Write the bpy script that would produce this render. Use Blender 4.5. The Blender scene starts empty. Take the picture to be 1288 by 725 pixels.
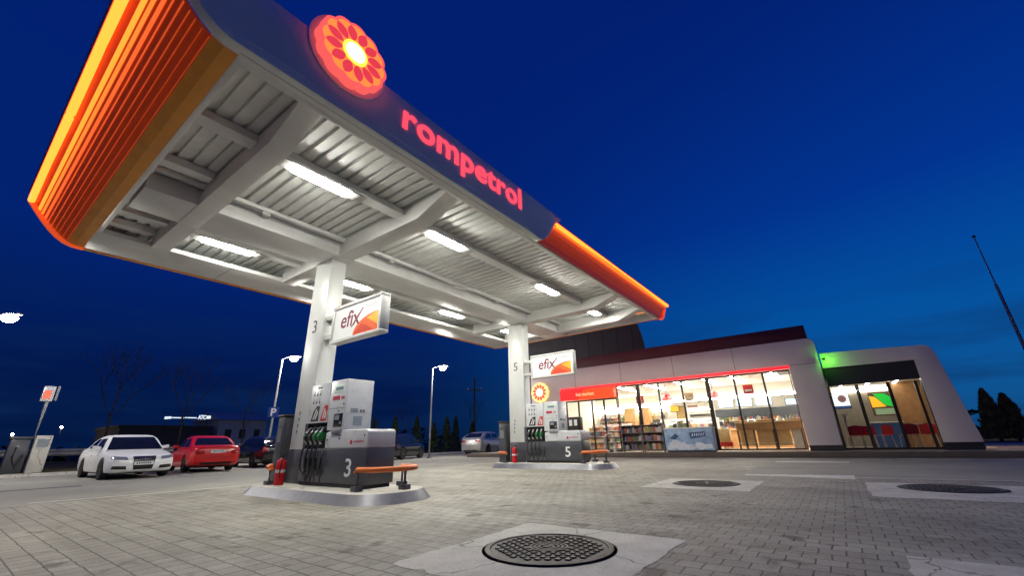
import bpy, bmesh, math, random
from mathutils import Vector, Matrix
from mathutils.bvhtree import BVHTree
random.seed(7)
PI = math.pi
S = bpy.context.scene
C = S.collection

# ------------------------------------------------------------------ materials
def nt(name):
    m = bpy.data.materials.new(name); m.use_nodes = True
    t = m.node_tree; t.nodes.clear()
    out = t.nodes.new('ShaderNodeOutputMaterial')
    return m, t, out
def N(t, typ, **kw):
    n = t.nodes.new(typ)
    for k, v in kw.items():
        if k in n.inputs.keys(): n.inputs[k].default_value = v
        else: setattr(n, k, v)
    return n
def L(t, a, b): t.links.new(a, b)
def col4(c): return (c[0], c[1], c[2], 1)

def mat(name, c, rough=.5, metal=0, var=.12, scale=6, bump=0, bscale=60, coat=0, spec=.5, dirt=0):
    m, t, out = nt(name)
    p = N(t, 'ShaderNodeBsdfPrincipled'); L(t, p.outputs[0], out.inputs[0])
    p.inputs['Metallic'].default_value = metal
    p.inputs['Coat Weight'].default_value = coat
    p.inputs['Specular IOR Level'].default_value = spec
    tc = N(t, 'ShaderNodeTexCoord')
    n = N(t, 'ShaderNodeTexNoise', Scale=scale, Detail=6, Roughness=.6); L(t, tc.outputs['Object'], n.inputs['Vector'])
    r = N(t, 'ShaderNodeValToRGB')
    r.color_ramp.elements[0].position = .3; r.color_ramp.elements[1].position = .7
    r.color_ramp.elements[0].color = col4([x * (1 - var) for x in c])
    r.color_ramp.elements[1].color = col4([min(1, x * (1 + var)) for x in c])
    L(t, n.outputs['Fac'], r.inputs[0])
    colout = r.outputs[0]
    if dirt:
        n2 = N(t, 'ShaderNodeTexNoise', Scale=scale * .35, Detail=8, Roughness=.7); L(t, tc.outputs['Object'], n2.inputs['Vector'])
        r2 = N(t, 'ShaderNodeValToRGB'); r2.color_ramp.elements[0].position = .42; r2.color_ramp.elements[1].position = .75
        r2.color_ramp.elements[0].color = (0, 0, 0, 1); r2.color_ramp.elements[1].color = (dirt, dirt, dirt, 1)
        L(t, n2.outputs['Fac'], r2.inputs[0])
        mx = N(t, 'ShaderNodeMix', data_type='RGBA'); L(t, r2.outputs[0], mx.inputs[0]); L(t, colout, mx.inputs[6])
        mx.inputs[7].default_value = col4([x * .35 for x in c]); colout = mx.outputs[2]
    L(t, colout, p.inputs['Base Color'])
    mr = N(t, 'ShaderNodeMapRange'); mr.inputs['To Min'].default_value = max(.02, rough - .08); mr.inputs['To Max'].default_value = min(1, rough + .1)
    L(t, n.outputs['Fac'], mr.inputs[0]); L(t, mr.outputs[0], p.inputs['Roughness'])
    if bump:
        b = N(t, 'ShaderNodeTexNoise', Scale=bscale, Detail=4); L(t, tc.outputs['Object'], b.inputs['Vector'])
        bm = N(t, 'ShaderNodeBump', Strength=bump, Distance=.01); L(t, b.outputs['Fac'], bm.inputs['Height']); L(t, bm.outputs[0], p.inputs['Normal'])
    return m

def emis(name, c, s, base=None):
    m, t, out = nt(name)
    p = N(t, 'ShaderNodeBsdfPrincipled'); L(t, p.outputs[0], out.inputs[0])
    p.inputs['Base Color'].default_value = col4(base or [min(1, x * .8) for x in c])
    p.inputs['Roughness'].default_value = .4
    p.inputs['Emission Color'].default_value = col4(c)
    p.inputs['Emission Strength'].default_value = s
    return m

def glass(name, tint=(.9, .95, .93), refl=.1):
    m, t, out = nt(name)
    tr = N(t, 'ShaderNodeBsdfTransparent'); tr.inputs[0].default_value = col4(tint)
    g = N(t, 'ShaderNodeBsdfGlossy', Roughness=.02)
    lw = N(t, 'ShaderNodeFresnel', IOR=1.45)
    mr = N(t, 'ShaderNodeMath', operation='MULTIPLY'); L(t, lw.outputs[0], mr.inputs[0]); mr.inputs[1].default_value = refl * 10
    mx = N(t, 'ShaderNodeMixShader'); L(t, mr.outputs[0], mx.inputs[0]); L(t, tr.outputs[0], mx.inputs[1]); L(t, g.outputs[0], mx.inputs[2])
    L(t, mx.outputs[0], out.inputs[0])
    return m

def mat_pavers():
    m, t, out = nt('pavers')
    p = N(t, 'ShaderNodeBsdfPrincipled'); L(t, p.outputs[0], out.inputs[0])
    tc = N(t, 'ShaderNodeTexCoord')
    mp = N(t, 'ShaderNodeMapping'); mp.inputs['Rotation'].default_value = (0, 0, PI / 2)
    # slight wobble so that the joints are not ruler straight
    wn = N(t, 'ShaderNodeTexNoise', Scale=5.5, Detail=3); L(t, tc.outputs['Object'], wn.inputs['Vector'])
    vm = N(t, 'ShaderNodeVectorMath', operation='SCALE'); L(t, wn.outputs['Color'], vm.inputs[0]); vm.inputs['Scale'].default_value = .03
    va = N(t, 'ShaderNodeVectorMath', operation='ADD'); L(t, tc.outputs['Object'], va.inputs[0]); L(t, vm.outputs[0], va.inputs[1])
    L(t, va.outputs[0], mp.inputs['Vector'])
    br = N(t, 'ShaderNodeTexBrick', offset=.5, squash=1)
    br.inputs['Scale'].default_value = 1; br.inputs['Brick Width'].default_value = .2; br.inputs['Row Height'].default_value = .19
    br.inputs['Mortar Size'].default_value = .009; br.inputs['Mortar Smooth'].default_value = .5; br.inputs['Bias'].default_value = 0
    br.inputs['Color1'].default_value = (.285, .275, .236, 1); br.inputs['Color2'].default_value = (.36, .348, .302, 1)
    br.inputs['Mortar'].default_value = (.125, .118, .098, 1)
    L(t, mp.outputs[0], br.inputs['Vector'])
    # stains, worn zones
    n1 = N(t, 'ShaderNodeTexNoise', Scale=.35, Detail=8, Roughness=.65); L(t, tc.outputs['Object'], n1.inputs['Vector'])
    r1 = N(t, 'ShaderNodeValToRGB'); r1.color_ramp.elements[0].position = .3; r1.color_ramp.elements[1].position = .68
    r1.color_ramp.elements[0].color = (.62, .6, .58, 1); r1.color_ramp.elements[1].color = (1.12, 1.1, 1.06, 1)
    L(t, n1.outputs['Fac'], r1.inputs[0])
    n2 = N(t, 'ShaderNodeTexNoise', Scale=38, Detail=6, Roughness=.75); L(t, tc.outputs['Object'], n2.inputs['Vector'])
    r2 = N(t, 'ShaderNodeValToRGB'); r2.color_ramp.elements[0].position = .3; r2.color_ramp.elements[1].position = .7
    r2.color_ramp.elements[0].color = (.72, .72, .72, 1); r2.color_ramp.elements[1].color = (1.18, 1.18, 1.18, 1); L(t, n2.outputs['Fac'], r2.inputs[0])
    n3 = N(t, 'ShaderNodeTexNoise', Scale=1.6, Detail=5, Roughness=.7); L(t, tc.outputs['Object'], n3.inputs['Vector'])
    r3 = N(t, 'ShaderNodeValToRGB'); r3.color_ramp.elements[0].position = .34; r3.color_ramp.elements[1].position = .46
    r3.color_ramp.elements[0].color = (.7, .68, .66, 1); r3.color_ramp.elements[1].color = (1, 1, 1, 1); L(t, n3.outputs['Fac'], r3.inputs[0])
    mw_ = N(t, 'ShaderNodeMapping'); mw_.inputs['Scale'].default_value = (1.0, .1, 1); L(t, tc.outputs['Object'], mw_.inputs['Vector'])
    n4 = N(t, 'ShaderNodeTexNoise', Scale=1.1, Detail=4, Roughness=.6); L(t, mw_.outputs[0], n4.inputs['Vector'])      # worn wheel tracks
    r4 = N(t, 'ShaderNodeValToRGB'); r4.color_ramp.elements[0].position = .36; r4.color_ramp.elements[1].position = .58
    r4.color_ramp.elements[0].color = (.76, .75, .74, 1); r4.color_ramp.elements[1].color = (1.06, 1.06, 1.06, 1); L(t, n4.outputs['Fac'], r4.inputs[0])
    n5 = N(t, 'ShaderNodeTexNoise', Scale=2.4, Detail=2.5, Roughness=.55); L(t, tc.outputs['Object'], n5.inputs['Vector'])  # oil drips
    r5 = N(t, 'ShaderNodeValToRGB'); r5.color_ramp.elements[0].position = .61; r5.color_ramp.elements[1].position = .70
    r5.color_ramp.elements[0].color = (1, 1, 1, 1); r5.color_ramp.elements[1].color = (.42, .4, .38, 1); L(t, n5.outputs['Fac'], r5.inputs[0])
    c = br.outputs['Color']
    for r in (r1, r2, r3, r4, r5):
        mx = N(t, 'ShaderNodeMix', data_type='RGBA', blend_type='MULTIPLY'); mx.inputs[0].default_value = 1
        L(t, c, mx.inputs[6]); L(t, r.outputs[0], mx.inputs[7]); c = mx.outputs[2]
    L(t, c, p.inputs['Base Color'])
    mr = N(t, 'ShaderNodeMapRange'); mr.inputs['To Min'].default_value = .55; mr.inputs['To Max'].default_value = .85
    L(t, n1.outputs['Fac'], mr.inputs[0]); L(t, mr.outputs[0], p.inputs['Roughness'])
    inv = N(t, 'ShaderNodeMath', operation='SUBTRACT'); inv.inputs[0].default_value = 1; L(t, br.outputs['Fac'], inv.inputs[1])
    ad = N(t, 'ShaderNodeMath', operation='MULTIPLY_ADD'); L(t, n2.outputs['Fac'], ad.inputs[0]); ad.inputs[1].default_value = .35; L(t, inv.outputs[0], ad.inputs[2])
    bp = N(t, 'ShaderNodeBump', Strength=.6, Distance=.012); L(t, ad.outputs[0], bp.inputs['Height']); L(t, bp.outputs[0], p.inputs['Normal'])
    return m

def mat_asphalt(name='asphalt', c=(.29, .28, .242), big=.25):
    m, t, out = nt(name)
    p = N(t, 'ShaderNodeBsdfPrincipled'); L(t, p.outputs[0], out.inputs[0])
    tc = N(t, 'ShaderNodeTexCoord')
    n1 = N(t, 'ShaderNodeTexNoise', Scale=big, Detail=9, Roughness=.65); L(t, tc.outputs['Object'], n1.inputs['Vector'])
    r1 = N(t, 'ShaderNodeValToRGB'); r1.color_ramp.elements[0].position = .3; r1.color_ramp.elements[1].position = .7
    r1.color_ramp.elements[0].color = col4([x * .7 for x in c]); r1.color_ramp.elements[1].color = col4([x * 1.2 for x in c]); L(t, n1.outputs['Fac'], r1.inputs[0])
    n2 = N(t, 'ShaderNodeTexNoise', Scale=90, Detail=4, Roughness=.8); L(t, tc.outputs['Object'], n2.inputs['Vector'])
    r2 = N(t, 'ShaderNodeValToRGB'); r2.color_ramp.elements[0].position = .3; r2.color_ramp.elements[1].position = .7
    r2.color_ramp.elements[0].color = (.7, .7, .7, 1); r2.color_ramp.elements[1].color = (1.25, 1.25, 1.25, 1); L(t, n2.outputs['Fac'], r2.inputs[0])
    mx = N(t, 'ShaderNodeMix', data_type='RGBA', blend_type='MULTIPLY'); mx.inputs[0].default_value = 1
    L(t, r1.outputs[0], mx.inputs[6]); L(t, r2.outputs[0], mx.inputs[7]); L(t, mx.outputs[2], p.inputs['Base Color'])
    p.inputs['Roughness'].default_value = .8; p.inputs['Specular IOR Level'].default_value = .25
    bp = N(t, 'ShaderNodeBump', Strength=.5, Distance=.01); L(t, n2.outputs['Fac'], bp.inputs['Height']); L(t, bp.outputs[0], p.inputs['Normal'])
    return m

M = {}
M['pavers'] = mat_pavers()
M['asphalt'] = mat_asphalt()
M['field'] = mat_asphalt('field_soil', (.03, .035, .02), .05)
M['concrete'] = mat('concrete', (.56, .545, .49), .8, var=.15, scale=3, bump=.45, bscale=120, dirt=.3)
def cracks(m):
    t = m.node_tree; p = [n for n in t.nodes if n.type == 'BSDF_PRINCIPLED'][0]
    src = p.inputs['Base Color'].links[0].from_socket
    tc = N(t, 'ShaderNodeTexCoord'); nz = N(t, 'ShaderNodeTexNoise', Scale=3, Detail=5); L(t, tc.outputs['Object'], nz.inputs['Vector'])
    va = N(t, 'ShaderNodeVectorMath', operation='MULTIPLY_ADD'); L(t, nz.outputs['Color'], va.inputs[0]); va.inputs[1].default_value = (.5, .5, .5); L(t, tc.outputs['Object'], va.inputs[2])
    v = N(t, 'ShaderNodeTexVoronoi', feature='DISTANCE_TO_EDGE', Scale=.62); L(t, va.outputs[0], v.inputs['Vector'])
    r = N(t, 'ShaderNodeValToRGB'); r.color_ramp.elements[0].position = .002; r.color_ramp.elements[1].position = .009
    r.color_ramp.elements[0].color = (.3, .28, .26, 1); r.color_ramp.elements[1].color = (1, 1, 1, 1); L(t, v.outputs['Distance'], r.inputs[0])
    n2 = N(t, 'ShaderNodeTexNoise', Scale=55, Detail=5, Roughness=.8); L(t, tc.outputs['Object'], n2.inputs['Vector'])
    r2 = N(t, 'ShaderNodeValToRGB'); r2.color_ramp.elements[0].position = .32; r2.color_ramp.elements[1].position = .6
    r2.color_ramp.elements[0].color = (.74, .73, .71, 1); r2.color_ramp.elements[1].color = (1.05, 1.05, 1.05, 1); L(t, n2.outputs['Fac'], r2.inputs[0])
    c = src
    for q in (r, r2):
        mx = N(t, 'ShaderNodeMix', data_type='RGBA', blend_type='MULTIPLY'); mx.inputs[0].default_value = 1
        L(t, c, mx.inputs[6]); L(t, q.outputs[0], mx.inputs[7]); c = mx.outputs[2]
    L(t, c, p.inputs['Base Color'])
cracks(M['concrete'])
M['kerbstone'] = mat('kerbstone', (.3, .27, .23), .8, var=.2, scale=2, bump=.3, dirt=.4)
M['kerb_dark'] = mat('kerb_dark', (.1, .08, .065), .8, var=.2, scale=2, bump=.3)
M['line_white'] = mat('line_white', (.62, .6, .55), .7, var=.25, scale=9, dirt=.6)
M['iron'] = mat('cast_iron', (.055, .05, .045), .55, .5, var=.3, scale=20, bump=.4, bscale=90)
M['white_steel'] = mat('white_steel', (.8, .8, .78), .38, 0, var=.06, scale=1.5, dirt=.22)
M['column_paint'] = mat('column_paint', (.62, .63, .62), .35, 0, var=.05, scale=1.5, dirt=.12)
M['deck'] = mat('deck_sheet', (.78, .79, .77), .45, 0, var=.1, scale=2, dirt=.28)
M['fascia'] = mat('fascia_panel', (.8, .84, .84), .4, 0, var=.05, scale=.8)
M['rim_glow_brown'] = mat('rim_glow_brown', (.5, .22, .17), .5, 0)  # red-brown partly stands in for the lamp glow around the rim
M['orange_back'] = mat('orange_back', (.7, .07, .005), .42, 0, var=.08, scale=3)
_p = [n for n in M['orange_back'].node_tree.nodes if n.type == 'BSDF_PRINCIPLED'][0]      # acrylic, tube glow put in as faint even emission
_p.inputs['Emission Color'].default_value = (1, .09, .005, 1); _p.inputs['Emission Strength'].default_value = .075
M['orange_flange'] = mat('orange_flange', (.75, .3, .02), .4, 0, var=.1, scale=3)
M['led_orange'] = emis('led_orange', (1, .12, .012), 5.5)
FIN = [emis('glow_fin_%d' % i, (1, g, .03), s, (.8, .1, .01)) for i, (s, g) in enumerate(((1.6, .30), (1.3, .22), (1.0, .15), (.7, .13), (.5, .13), (.36, .13), (.27, .13), (.2, .13)))]  # fin glow painted as emission, weaker and redder away from the tube
M['led_white'] = emis('led_white', (1, .98, .885), 212)
M['housing'] = mat('lamp_housing', (.6, .6, .58), .4, .2)
M['sign_red'] = emis('sign_red', (1, .075, .12), 1.15)
M['sign_red_side'] = emis('sign_red_side', (1, .02, .07), .8)
M['flower_rim'] = emis('flower_rim', (1, .1, .09), 1.15)
M['flower_base'] = emis('flower_base', (1, .28, .05), 1.05)
M['flower_petal'] = emis('flower_petal', (.8, .045, .07), 1.0)
M['flower_heart'] = emis('flower_heart', (.95, .95, .08), 1.2)
M['flower_core'] = emis('flower_core', (.75, 1, .85), 1.3)
M['cream_lit'] = emis('cream_lit', (1, .62, .22), 1.25)
M['petal_lit'] = emis('petal_lit', (.85, .09, .05), 1.0)
M['core_lit'] = emis('core_lit', (1, .95, .9), 1.6)
M['pump_white'] = mat('pump_white', (.62, .63, .65), .28, 0, var=.04, scale=4, coat=.3, dirt=.08)
M['pump_dark'] = mat('pump_dark', (.06, .062, .075), .35, 0, var=.14, scale=4, coat=.2, dirt=.3)
M['black'] = mat('black_plastic', (.012, .012, .013), .45, var=.2)
M['rubber'] = mat('rubber', (.012, .012, .012), .5)
M['green'] = mat('green_plastic', (.01, .13, .035), .35)
M['steel'] = mat('steel', (.55, .55, .55), .3, 1, var=.1, scale=8)
M['island_steel'] = mat('island_steel', (.2, .2, .22), .42, .6, var=.2, scale=3, dirt=.3)
M['orange_paint'] = mat('orange_paint', (.7, .16, .025), .4, var=.1, scale=8, dirt=.15)
M['red_paint'] = mat('red_paint', (.55, .012, .015), .3, var=.08, coat=.4)
M['grey_text'] = mat('grey_text', (.08, .08, .09), .6)
M['white_text'] = mat('white_text', (.85, .85, .83), .5)
M['red_text'] = mat('red_text', (.45, .015, .04), .5)
M['wine_text'] = mat('wine_text', (.22, .015, .05), .5)
M['sign_face'] = emis('sign_face', (.9, .92, .95), .12, (.8, .8, .8))
M['efix_orange'] = mat('efix_orange', (.85, .12, .01), .4)
M['efix_red'] = mat('efix_red', (.7, .05, .01), .4)
M['efix_yellow'] = mat('efix_yellow', (.9, .45, .01), .4)
M['screen'] = mat('screen_glass', (.02, .022, .025), .12, coat=.5)
M['lcd'] = emis('lcd', (.55, .68, .6), .25)
M['lcd_grey'] = mat('lcd_grey', (.22, .25, .28), .2)
M['facade'] = mat('facade_panel', (.68, .6, .58), .36, 0, var=.05, scale=.7, dirt=.08)
M['plinth'] = mat('plinth', (.02, .018, .018), .5)
M['maroon'] = mat('maroon_sheet', (.1, .022, .024), .5, var=.12, scale=.8)
M['dark_hall'] = mat('dark_hall', (.035, .028, .03), .5, var=.2, scale=.6)
M['frame_dark'] = mat('frame_dark', (.03, .02, .016), .4, .3)
M['glass'] = glass('shop_glass', (.95, .97, .95), .09)
M['led_red'] = emis('led_red', (1, .02, .03), 1.3)
M['header_orange'] = emis('header_orange', (.8, .06, .004), .85)
M['header_red'] = emis('header_red', (.72, .008, .012), .85)
M['header_text'] = emis('header_text', (1, .5, .25), .9)
M['ceil'] = mat('ceiling_paint', (.78, .74, .67), .8, var=.04)
M['wall_warm'] = mat('wall_warm', (.78, .74, .66), .7, var=.06)
M['floor_tile'] = mat('floor_tile', (.5, .42, .32), .3, var=.1)
M['led_shop'] = emis('led_shop', (1, .96, .88), 95)
M['led_cafe'] = emis('led_cafe', (1, .93, .82), 15)
M['wall_cafe'] = mat('wall_cafe', (.32, .28, .23), .7, var=.1)
M['led_cove'] = emis('led_cove', (1, .95, .85), 34)
M['wood'] = mat('wood_veneer', (.4, .2, .075), .45, var=.2, scale=5)
M['wood_light'] = mat('wood_light', (.6, .38, .16), .45, var=.15, scale=5)
M['wood_dark'] = mat('wood_dark', (.12, .055, .025), .5, var=.2)
M['shelf_white'] = mat('shelf_white', (.7, .66, .6), .5)
M['rack_grey'] = mat('rack_grey', (.2, .17, .16), .45, .3)
M['rack_red'] = mat('rack_red', (.16, .04, .035), .5)
M['menu'] = emis('menu_screen', (.55, .82, 1), 1.1)
M['shade_red'] = emis('shade_red', (.75, .02, .02), .45, (.6, .02, .02))
M['chair_red'] = mat('chair_red', (.5, .015, .015), .35)
M['poster_green'] = emis('poster_green', (.01, .45, .04), .8)
M['menu_green'] = emis('menu_green', (.25, .34, .2), .5)
M['poster_yellow'] = emis('poster_yellow', (.95, .45, .02), .8)
M['tv_white'] = emis('tv_white', (.8, .85, .95), 1.0)
M['tv_brown'] = emis('tv_brown', (.28, .14, .14), .6)
M['slate'] = mat('slate', (.07, .08, .1), .4)
M['tv_blue'] = emis('tv_blue', (.03, .06, .2), .5)
M['ice_blue'] = mat('ice_blue', (.3, .44, .62), .35, var=.35, scale=4)
M['ice_dark'] = mat('ice_dark', (.03, .08, .22), .4)
M['ice_white'] = mat('ice_white', (.68, .74, .8), .35)
M['assumed_wall_bulb'] = emis('assumed_wall_bulb', (1, .7, .4), 420)
M['added_green_glow'] = emis('added_green_glow', (.14, 1, .03), 330)
M['galv'] = mat('galvanised', (.25, .25, .26), .45, .6, var=.15, scale=5)
M['lamp_head'] = emis('lamp_head', (1, .95, .86), 800)
M['pole_grey'] = mat('pole_grey', (.28, .29, .3), .5, .4)
M['sign_blue'] = mat('sign_blue', (.01, .05, .28), .4)
M['bark'] = mat('bark', (.035, .028, .022), .9, var=.3, bump=.4)
M['leaf_dark'] = mat('leaf_dark', (.02, .035, .014), .7, var=.5, scale=3)
M['leaf_mid'] = mat('leaf_mid', (.2, .19, .09), .7, var=.5, scale=3)
M['house'] = mat('house_wall', (.3, .32, .35), .8)
M['house_dark'] = mat('house_dark', (.02, .02, .025), .7)
M['sign_lit'] = emis('sign_lit', (.8, .9, 1), 1.0)
M['totem_lit'] = emis('totem_lit', (1, .22, .12), .28)
M['spot_lit'] = emis('spot_lit', (1, .8, .5), 160)
M['grass'] = mat('grass_ground', (.11, .09, .045), .95, var=.45, scale=4, bump=.8, bscale=40, spec=.03)
M['car_white'] = mat('car_white', (.86, .86, .83), .3, 0, var=.02, coat=.35)
M['car_red'] = mat('car_red', (.55, .008, .008), .3, 0, var=.04, coat=.35)
M['car_black'] = mat('car_black', (.008, .008, .01), .2, 0, var=.1, coat=.8)
M['car_silver'] = mat('car_silver', (.45, .43, .42), .3, .6, var=.04, coat=.6)
M['car_glass'] = mat('car_glass', (.008, .009, .011), .06, 0, var=.1, coat=.5)
M['tyre'] = mat('tyre', (.012, .012, .012), .8)
M['rim'] = mat('alloy_rim', (.35, .35, .36), .35, .8)
M['head_lens'] = mat('head_lens', (.3, .31, .33), .1, .4, coat=.8)
M['tail_lens'] = mat('tail_lens', (.3, .008, .008), .15, coat=.8)
M['plate'] = mat('plate', (.7, .7, .7), .4)
M['chrome'] = mat('chrome', (.7, .7, .7), .12, 1)
M['grille'] = mat('grille', (.012, .012, .013), .35)
M['seam'] = mat('seam', (.015, .015, .016), .7)
GOODS = [mat('pack_%d' % i, c, .4, var=.25, scale=14) for i, c in enumerate([(.36, .1, .07), (.12, .15, .26), (.5, .42, .32), (.42, .28, .1), (.14, .2, .1), (.52, .47, .42), (.27, .14, .16), (.08, .07, .07)])]

# ------------------------------------------------------------------ mesh builder
def frame_of(d):
    d = Vector(d).normalized()
    a = Vector((0, 0, 1)) if abs(d.z) < .9 else Vector((1, 0, 0))
    u = d.cross(a).normalized(); v = u.cross(d).normalized()
    return u, v
class MB:
    def __init__(s): s.v = []; s.f = []; s.m = []
    def add(s, vs, fs, m=0):
        b = len(s.v); s.v += [tuple(x) for x in vs]
        s.f += [tuple(b + i for i in f) for f in fs]; s.m += [m] * len(fs); return s
    def poly(s, pts, m=0): return s.add(pts, [tuple(range(len(pts)))], m)
    def box(s, x0, x1, y0, y1, z0, z1, m=0):
        v = [(x, y, z) for z in (z0, z1) for y in (y0, y1) for x in (x0, x1)]
        return s.add(v, [(0, 2, 3, 1), (4, 5, 7, 6), (0, 1, 5, 4), (2, 6, 7, 3), (0, 4, 6, 2), (1, 3, 7, 5)], m)
    def hexa(s, bot, top, m=0):
        n = len(bot); v = list(bot) + list(top)
        f = [tuple(range(n))[::-1], tuple(range(n, 2 * n))] + [(i, (i + 1) % n, n + (i + 1) % n, n + i) for i in range(n)]
        return s.add(v, f, m)
    def prism(s, poly, axis, a0, a1, m=0):
        def P(p, a):
            return {'x': (a, p[0], p[1]), 'y': (p[0], a, p[1]), 'z': (p[0], p[1], a)}[axis]
        return s.hexa([P(p, a0) for p in poly], [P(p, a1) for p in poly], m)
    def tube(s, pts, r, n=8, m=0, cap=True):
        pts = [Vector(p) for p in pts]; k = len(pts)
        rs = r if isinstance(r, (list, tuple)) else [r] * k
        vs = []; fs = []; u = None
        for i, p in enumerate(pts):
            d = (pts[min(i + 1, k - 1)] - pts[max(i - 1, 0)])
            if d.length < 1e-9: d = Vector((0, 0, 1))
            d.normalize()
            if u is None: u, w = frame_of(d)
            else:
                u = (u - d * u.dot(d))
                if u.length < 1e-6: u, w = frame_of(d)
                u.normalize(); w = d.cross(u)
            for j in range(n):
                a = 2 * PI * j / n
                vs.append(p + (u * math.cos(a) + w * math.sin(a)) * rs[i])
        for i in range(k - 1):
            for j in range(n):
                fs.append((i * n + j, i * n + (j + 1) % n, (i + 1) * n + (j + 1) % n, (i + 1) * n + j))
        if cap: fs.append(tuple(range(n))[::-1]); fs.append(tuple(range((k - 1) * n, k * n)))
        return s.add(vs, fs, m)
    def lathe(s, prof, c=(0, 0, 0), n=24, m=0, axis='z'):
        vs = []; fs = []
        for (r, z) in prof:
            for j in range(n):
                a = 2 * PI * j / n; q = (r * math.cos(a), r * math.sin(a), z)
                if axis == 'y': q = (q[0], q[2], q[1])
                if axis == 'x': q = (q[2], q[0], q[1])
                vs.append((c[0] + q[0], c[1] + q[1], c[2] + q[2]))
        k = len(prof)
        for i in range(k - 1):
            for j in range(n): fs.append((i * n + j, i * n + (j + 1) % n, (i + 1) * n + (j + 1) % n, (i + 1) * n + j))
        if prof[0][0] > 1e-4: fs.append(tuple(range(n))[::-1])
        if prof[-1][0] > 1e-4: fs.append(tuple(range((k - 1) * n, k * n)))
        return s.add(vs, fs, m)
    def grid(s, rows, m=0):
        k = len(rows[0]); vs = [p for r in rows for p in r]
        return s.add(vs, [(i * k + j, i * k + j + 1, (i + 1) * k + j + 1, (i + 1) * k + j) for i in range(len(rows) - 1) for j in range(k - 1)], m)
    def build(s, name, mats, parent=None, bevel=0, smooth=False, seg=2, weld=False):
        me = bpy.data.meshes.new(name)
        bm = bmesh.new()
        bv = [bm.verts.new(p) for p in s.v]
        for f, mi in zip(s.f, s.m):
            try:
                fc = bm.faces.new([bv[i] for i in f]); fc.material_index = mi
            except ValueError: pass
        if weld or smooth: bmesh.ops.remove_doubles(bm, verts=bm.verts, dist=1e-5)
        bmesh.ops.recalc_face_normals(bm, faces=bm.faces)
        if bevel:
            es = [e for e in bm.edges if len(e.link_faces) == 2 and e.calc_face_angle(0) > .5]
            bmesh.ops.bevel(bm, geom=es, offset=bevel, segments=seg, affect='EDGES', profile=.5, clamp_overlap=True)
        if smooth or bevel:
            for f in bm.faces: f.smooth = True
            for e in bm.edges:
                if len(e.link_faces) == 2 and e.calc_face_angle(0) > (.6 if smooth else .45): e.smooth = False
        bm.to_mesh(me); bm.free()
        for mm in (mats if isinstance(mats, (list, tuple)) else [mats]): me.materials.append(mm)
        o = bpy.data.objects.new(name, me); C.objects.link(o)
        if parent is not None:
            o.parent = parent
            if parent.type == 'EMPTY': o.matrix_parent_inverse = parent.matrix_basis.inverted()
        return o

def tag(o, label, cat, group=None, kind=None):
    o['label'] = label; o['category'] = cat
    if group: o['group'] = group
    if kind: o['kind'] = kind
    return o
def thing(name, label, cat, loc=(0, 0, 0), group=None):
    o = bpy.data.objects.new(name, None); C.objects.link(o); o.location = loc
    o.empty_display_size = .2
    return tag(o, label, cat, group)
def struct(o): o['kind'] = 'structure'; return o
def kids(o): return [c for c in C.objects if c.parent == o]
def dup(o, parent=None):
    c = o.copy(); C.objects.link(c)
    if parent is not None:
        inv = o.matrix_parent_inverse.copy(); c.parent = parent; c.matrix_parent_inverse = inv
    for ch in kids(o): dup(ch, c)
    return c

def text_mb(mb, body, origin, right, up, width=None, height=None, extrude=.004, bold=0.0, m=0, shear=0, spacing=1):
    """text as mesh, fitted to a width and a height, lying in the plane of right and up"""
    cu = bpy.data.curves.new('lettering', 'FONT'); cu.body = body; cu.size = 1; cu.offset = bold; cu.shear = shear; cu.space_character = spacing
    cu.extrude = 0.0; cu.resolution_u = 3
    ob = bpy.data.objects.new('lettering', cu); C.objects.link(ob)
    bpy.context.view_layer.update()
    dg = bpy.context.evaluated_depsgraph_get()
    me = ob.evaluated_get(dg).to_mesh()
    vs = [v.co.copy() for v in me.vertices]; fs = [tuple(p.vertices) for p in me.polygons]
    edges = {}
    for f in fs:
        for i in range(len(f)):
            e = (f[i], f[(i + 1) % len(f)]); edges[tuple(sorted(e))] = edges.get(tuple(sorted(e)), 0) + 1
    x0 = min(v.x for v in vs); x1 = max(v.x for v in vs); y0 = min(v.y for v in vs); y1 = max(v.y for v in vs)
    sx = width / (x1 - x0) if width else None; sy = height / (y1 - y0) if height else None
    sx = sx or sy; sy = sy or sx
    R = Vector(right).normalized(); U = Vector(up).normalized(); Nn = R.cross(U)
    O = Vector(origin)
    front = [O + R * ((v.x - x0) * sx) + U * ((v.y - y0) * sy) + Nn * extrude for v in vs]
    back = [O + R * ((v.x - x0) * sx) + U * ((v.y - y0) * sy) for v in vs]
    n = len(vs)
    side = [(a, b, n + b, n + a) for (a, b), k in edges.items() if k == 1]
    mb.add(front, fs, m); mb.add(front + back, side, m + 1 if m == -1 else m)
    ob.evaluated_get(dg).to_mesh_clear()
    bpy.data.objects.remove(ob); bpy.data.curves.remove(cu)
    return mb

def resample(poly, closed=True, step=.1):
    out = []
    n = len(poly)
    for i in range(n if closed else n - 1):
        a = Vector(poly[i]); b = Vector(poly[(i + 1) % n]); k = max(1, int((b - a).length / step))
        out += [tuple(a.lerp(b, j / k)) for j in range(k)]
    return out
def round_rect(x0, x1, y0, y1, r, n=6):
    out = []
    for cx, cy, a0 in ((x1 - r, y1 - r, 0), (x0 + r, y1 - r, PI / 2), (x0 + r, y0 + r, PI), (x1 - r, y0 + r, 1.5 * PI)):
        for i in range(n + 1):
            a = a0 + PI / 2 * i / n; out.append((cx + r * math.cos(a), cy + r * math.sin(a)))
    return out

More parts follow.
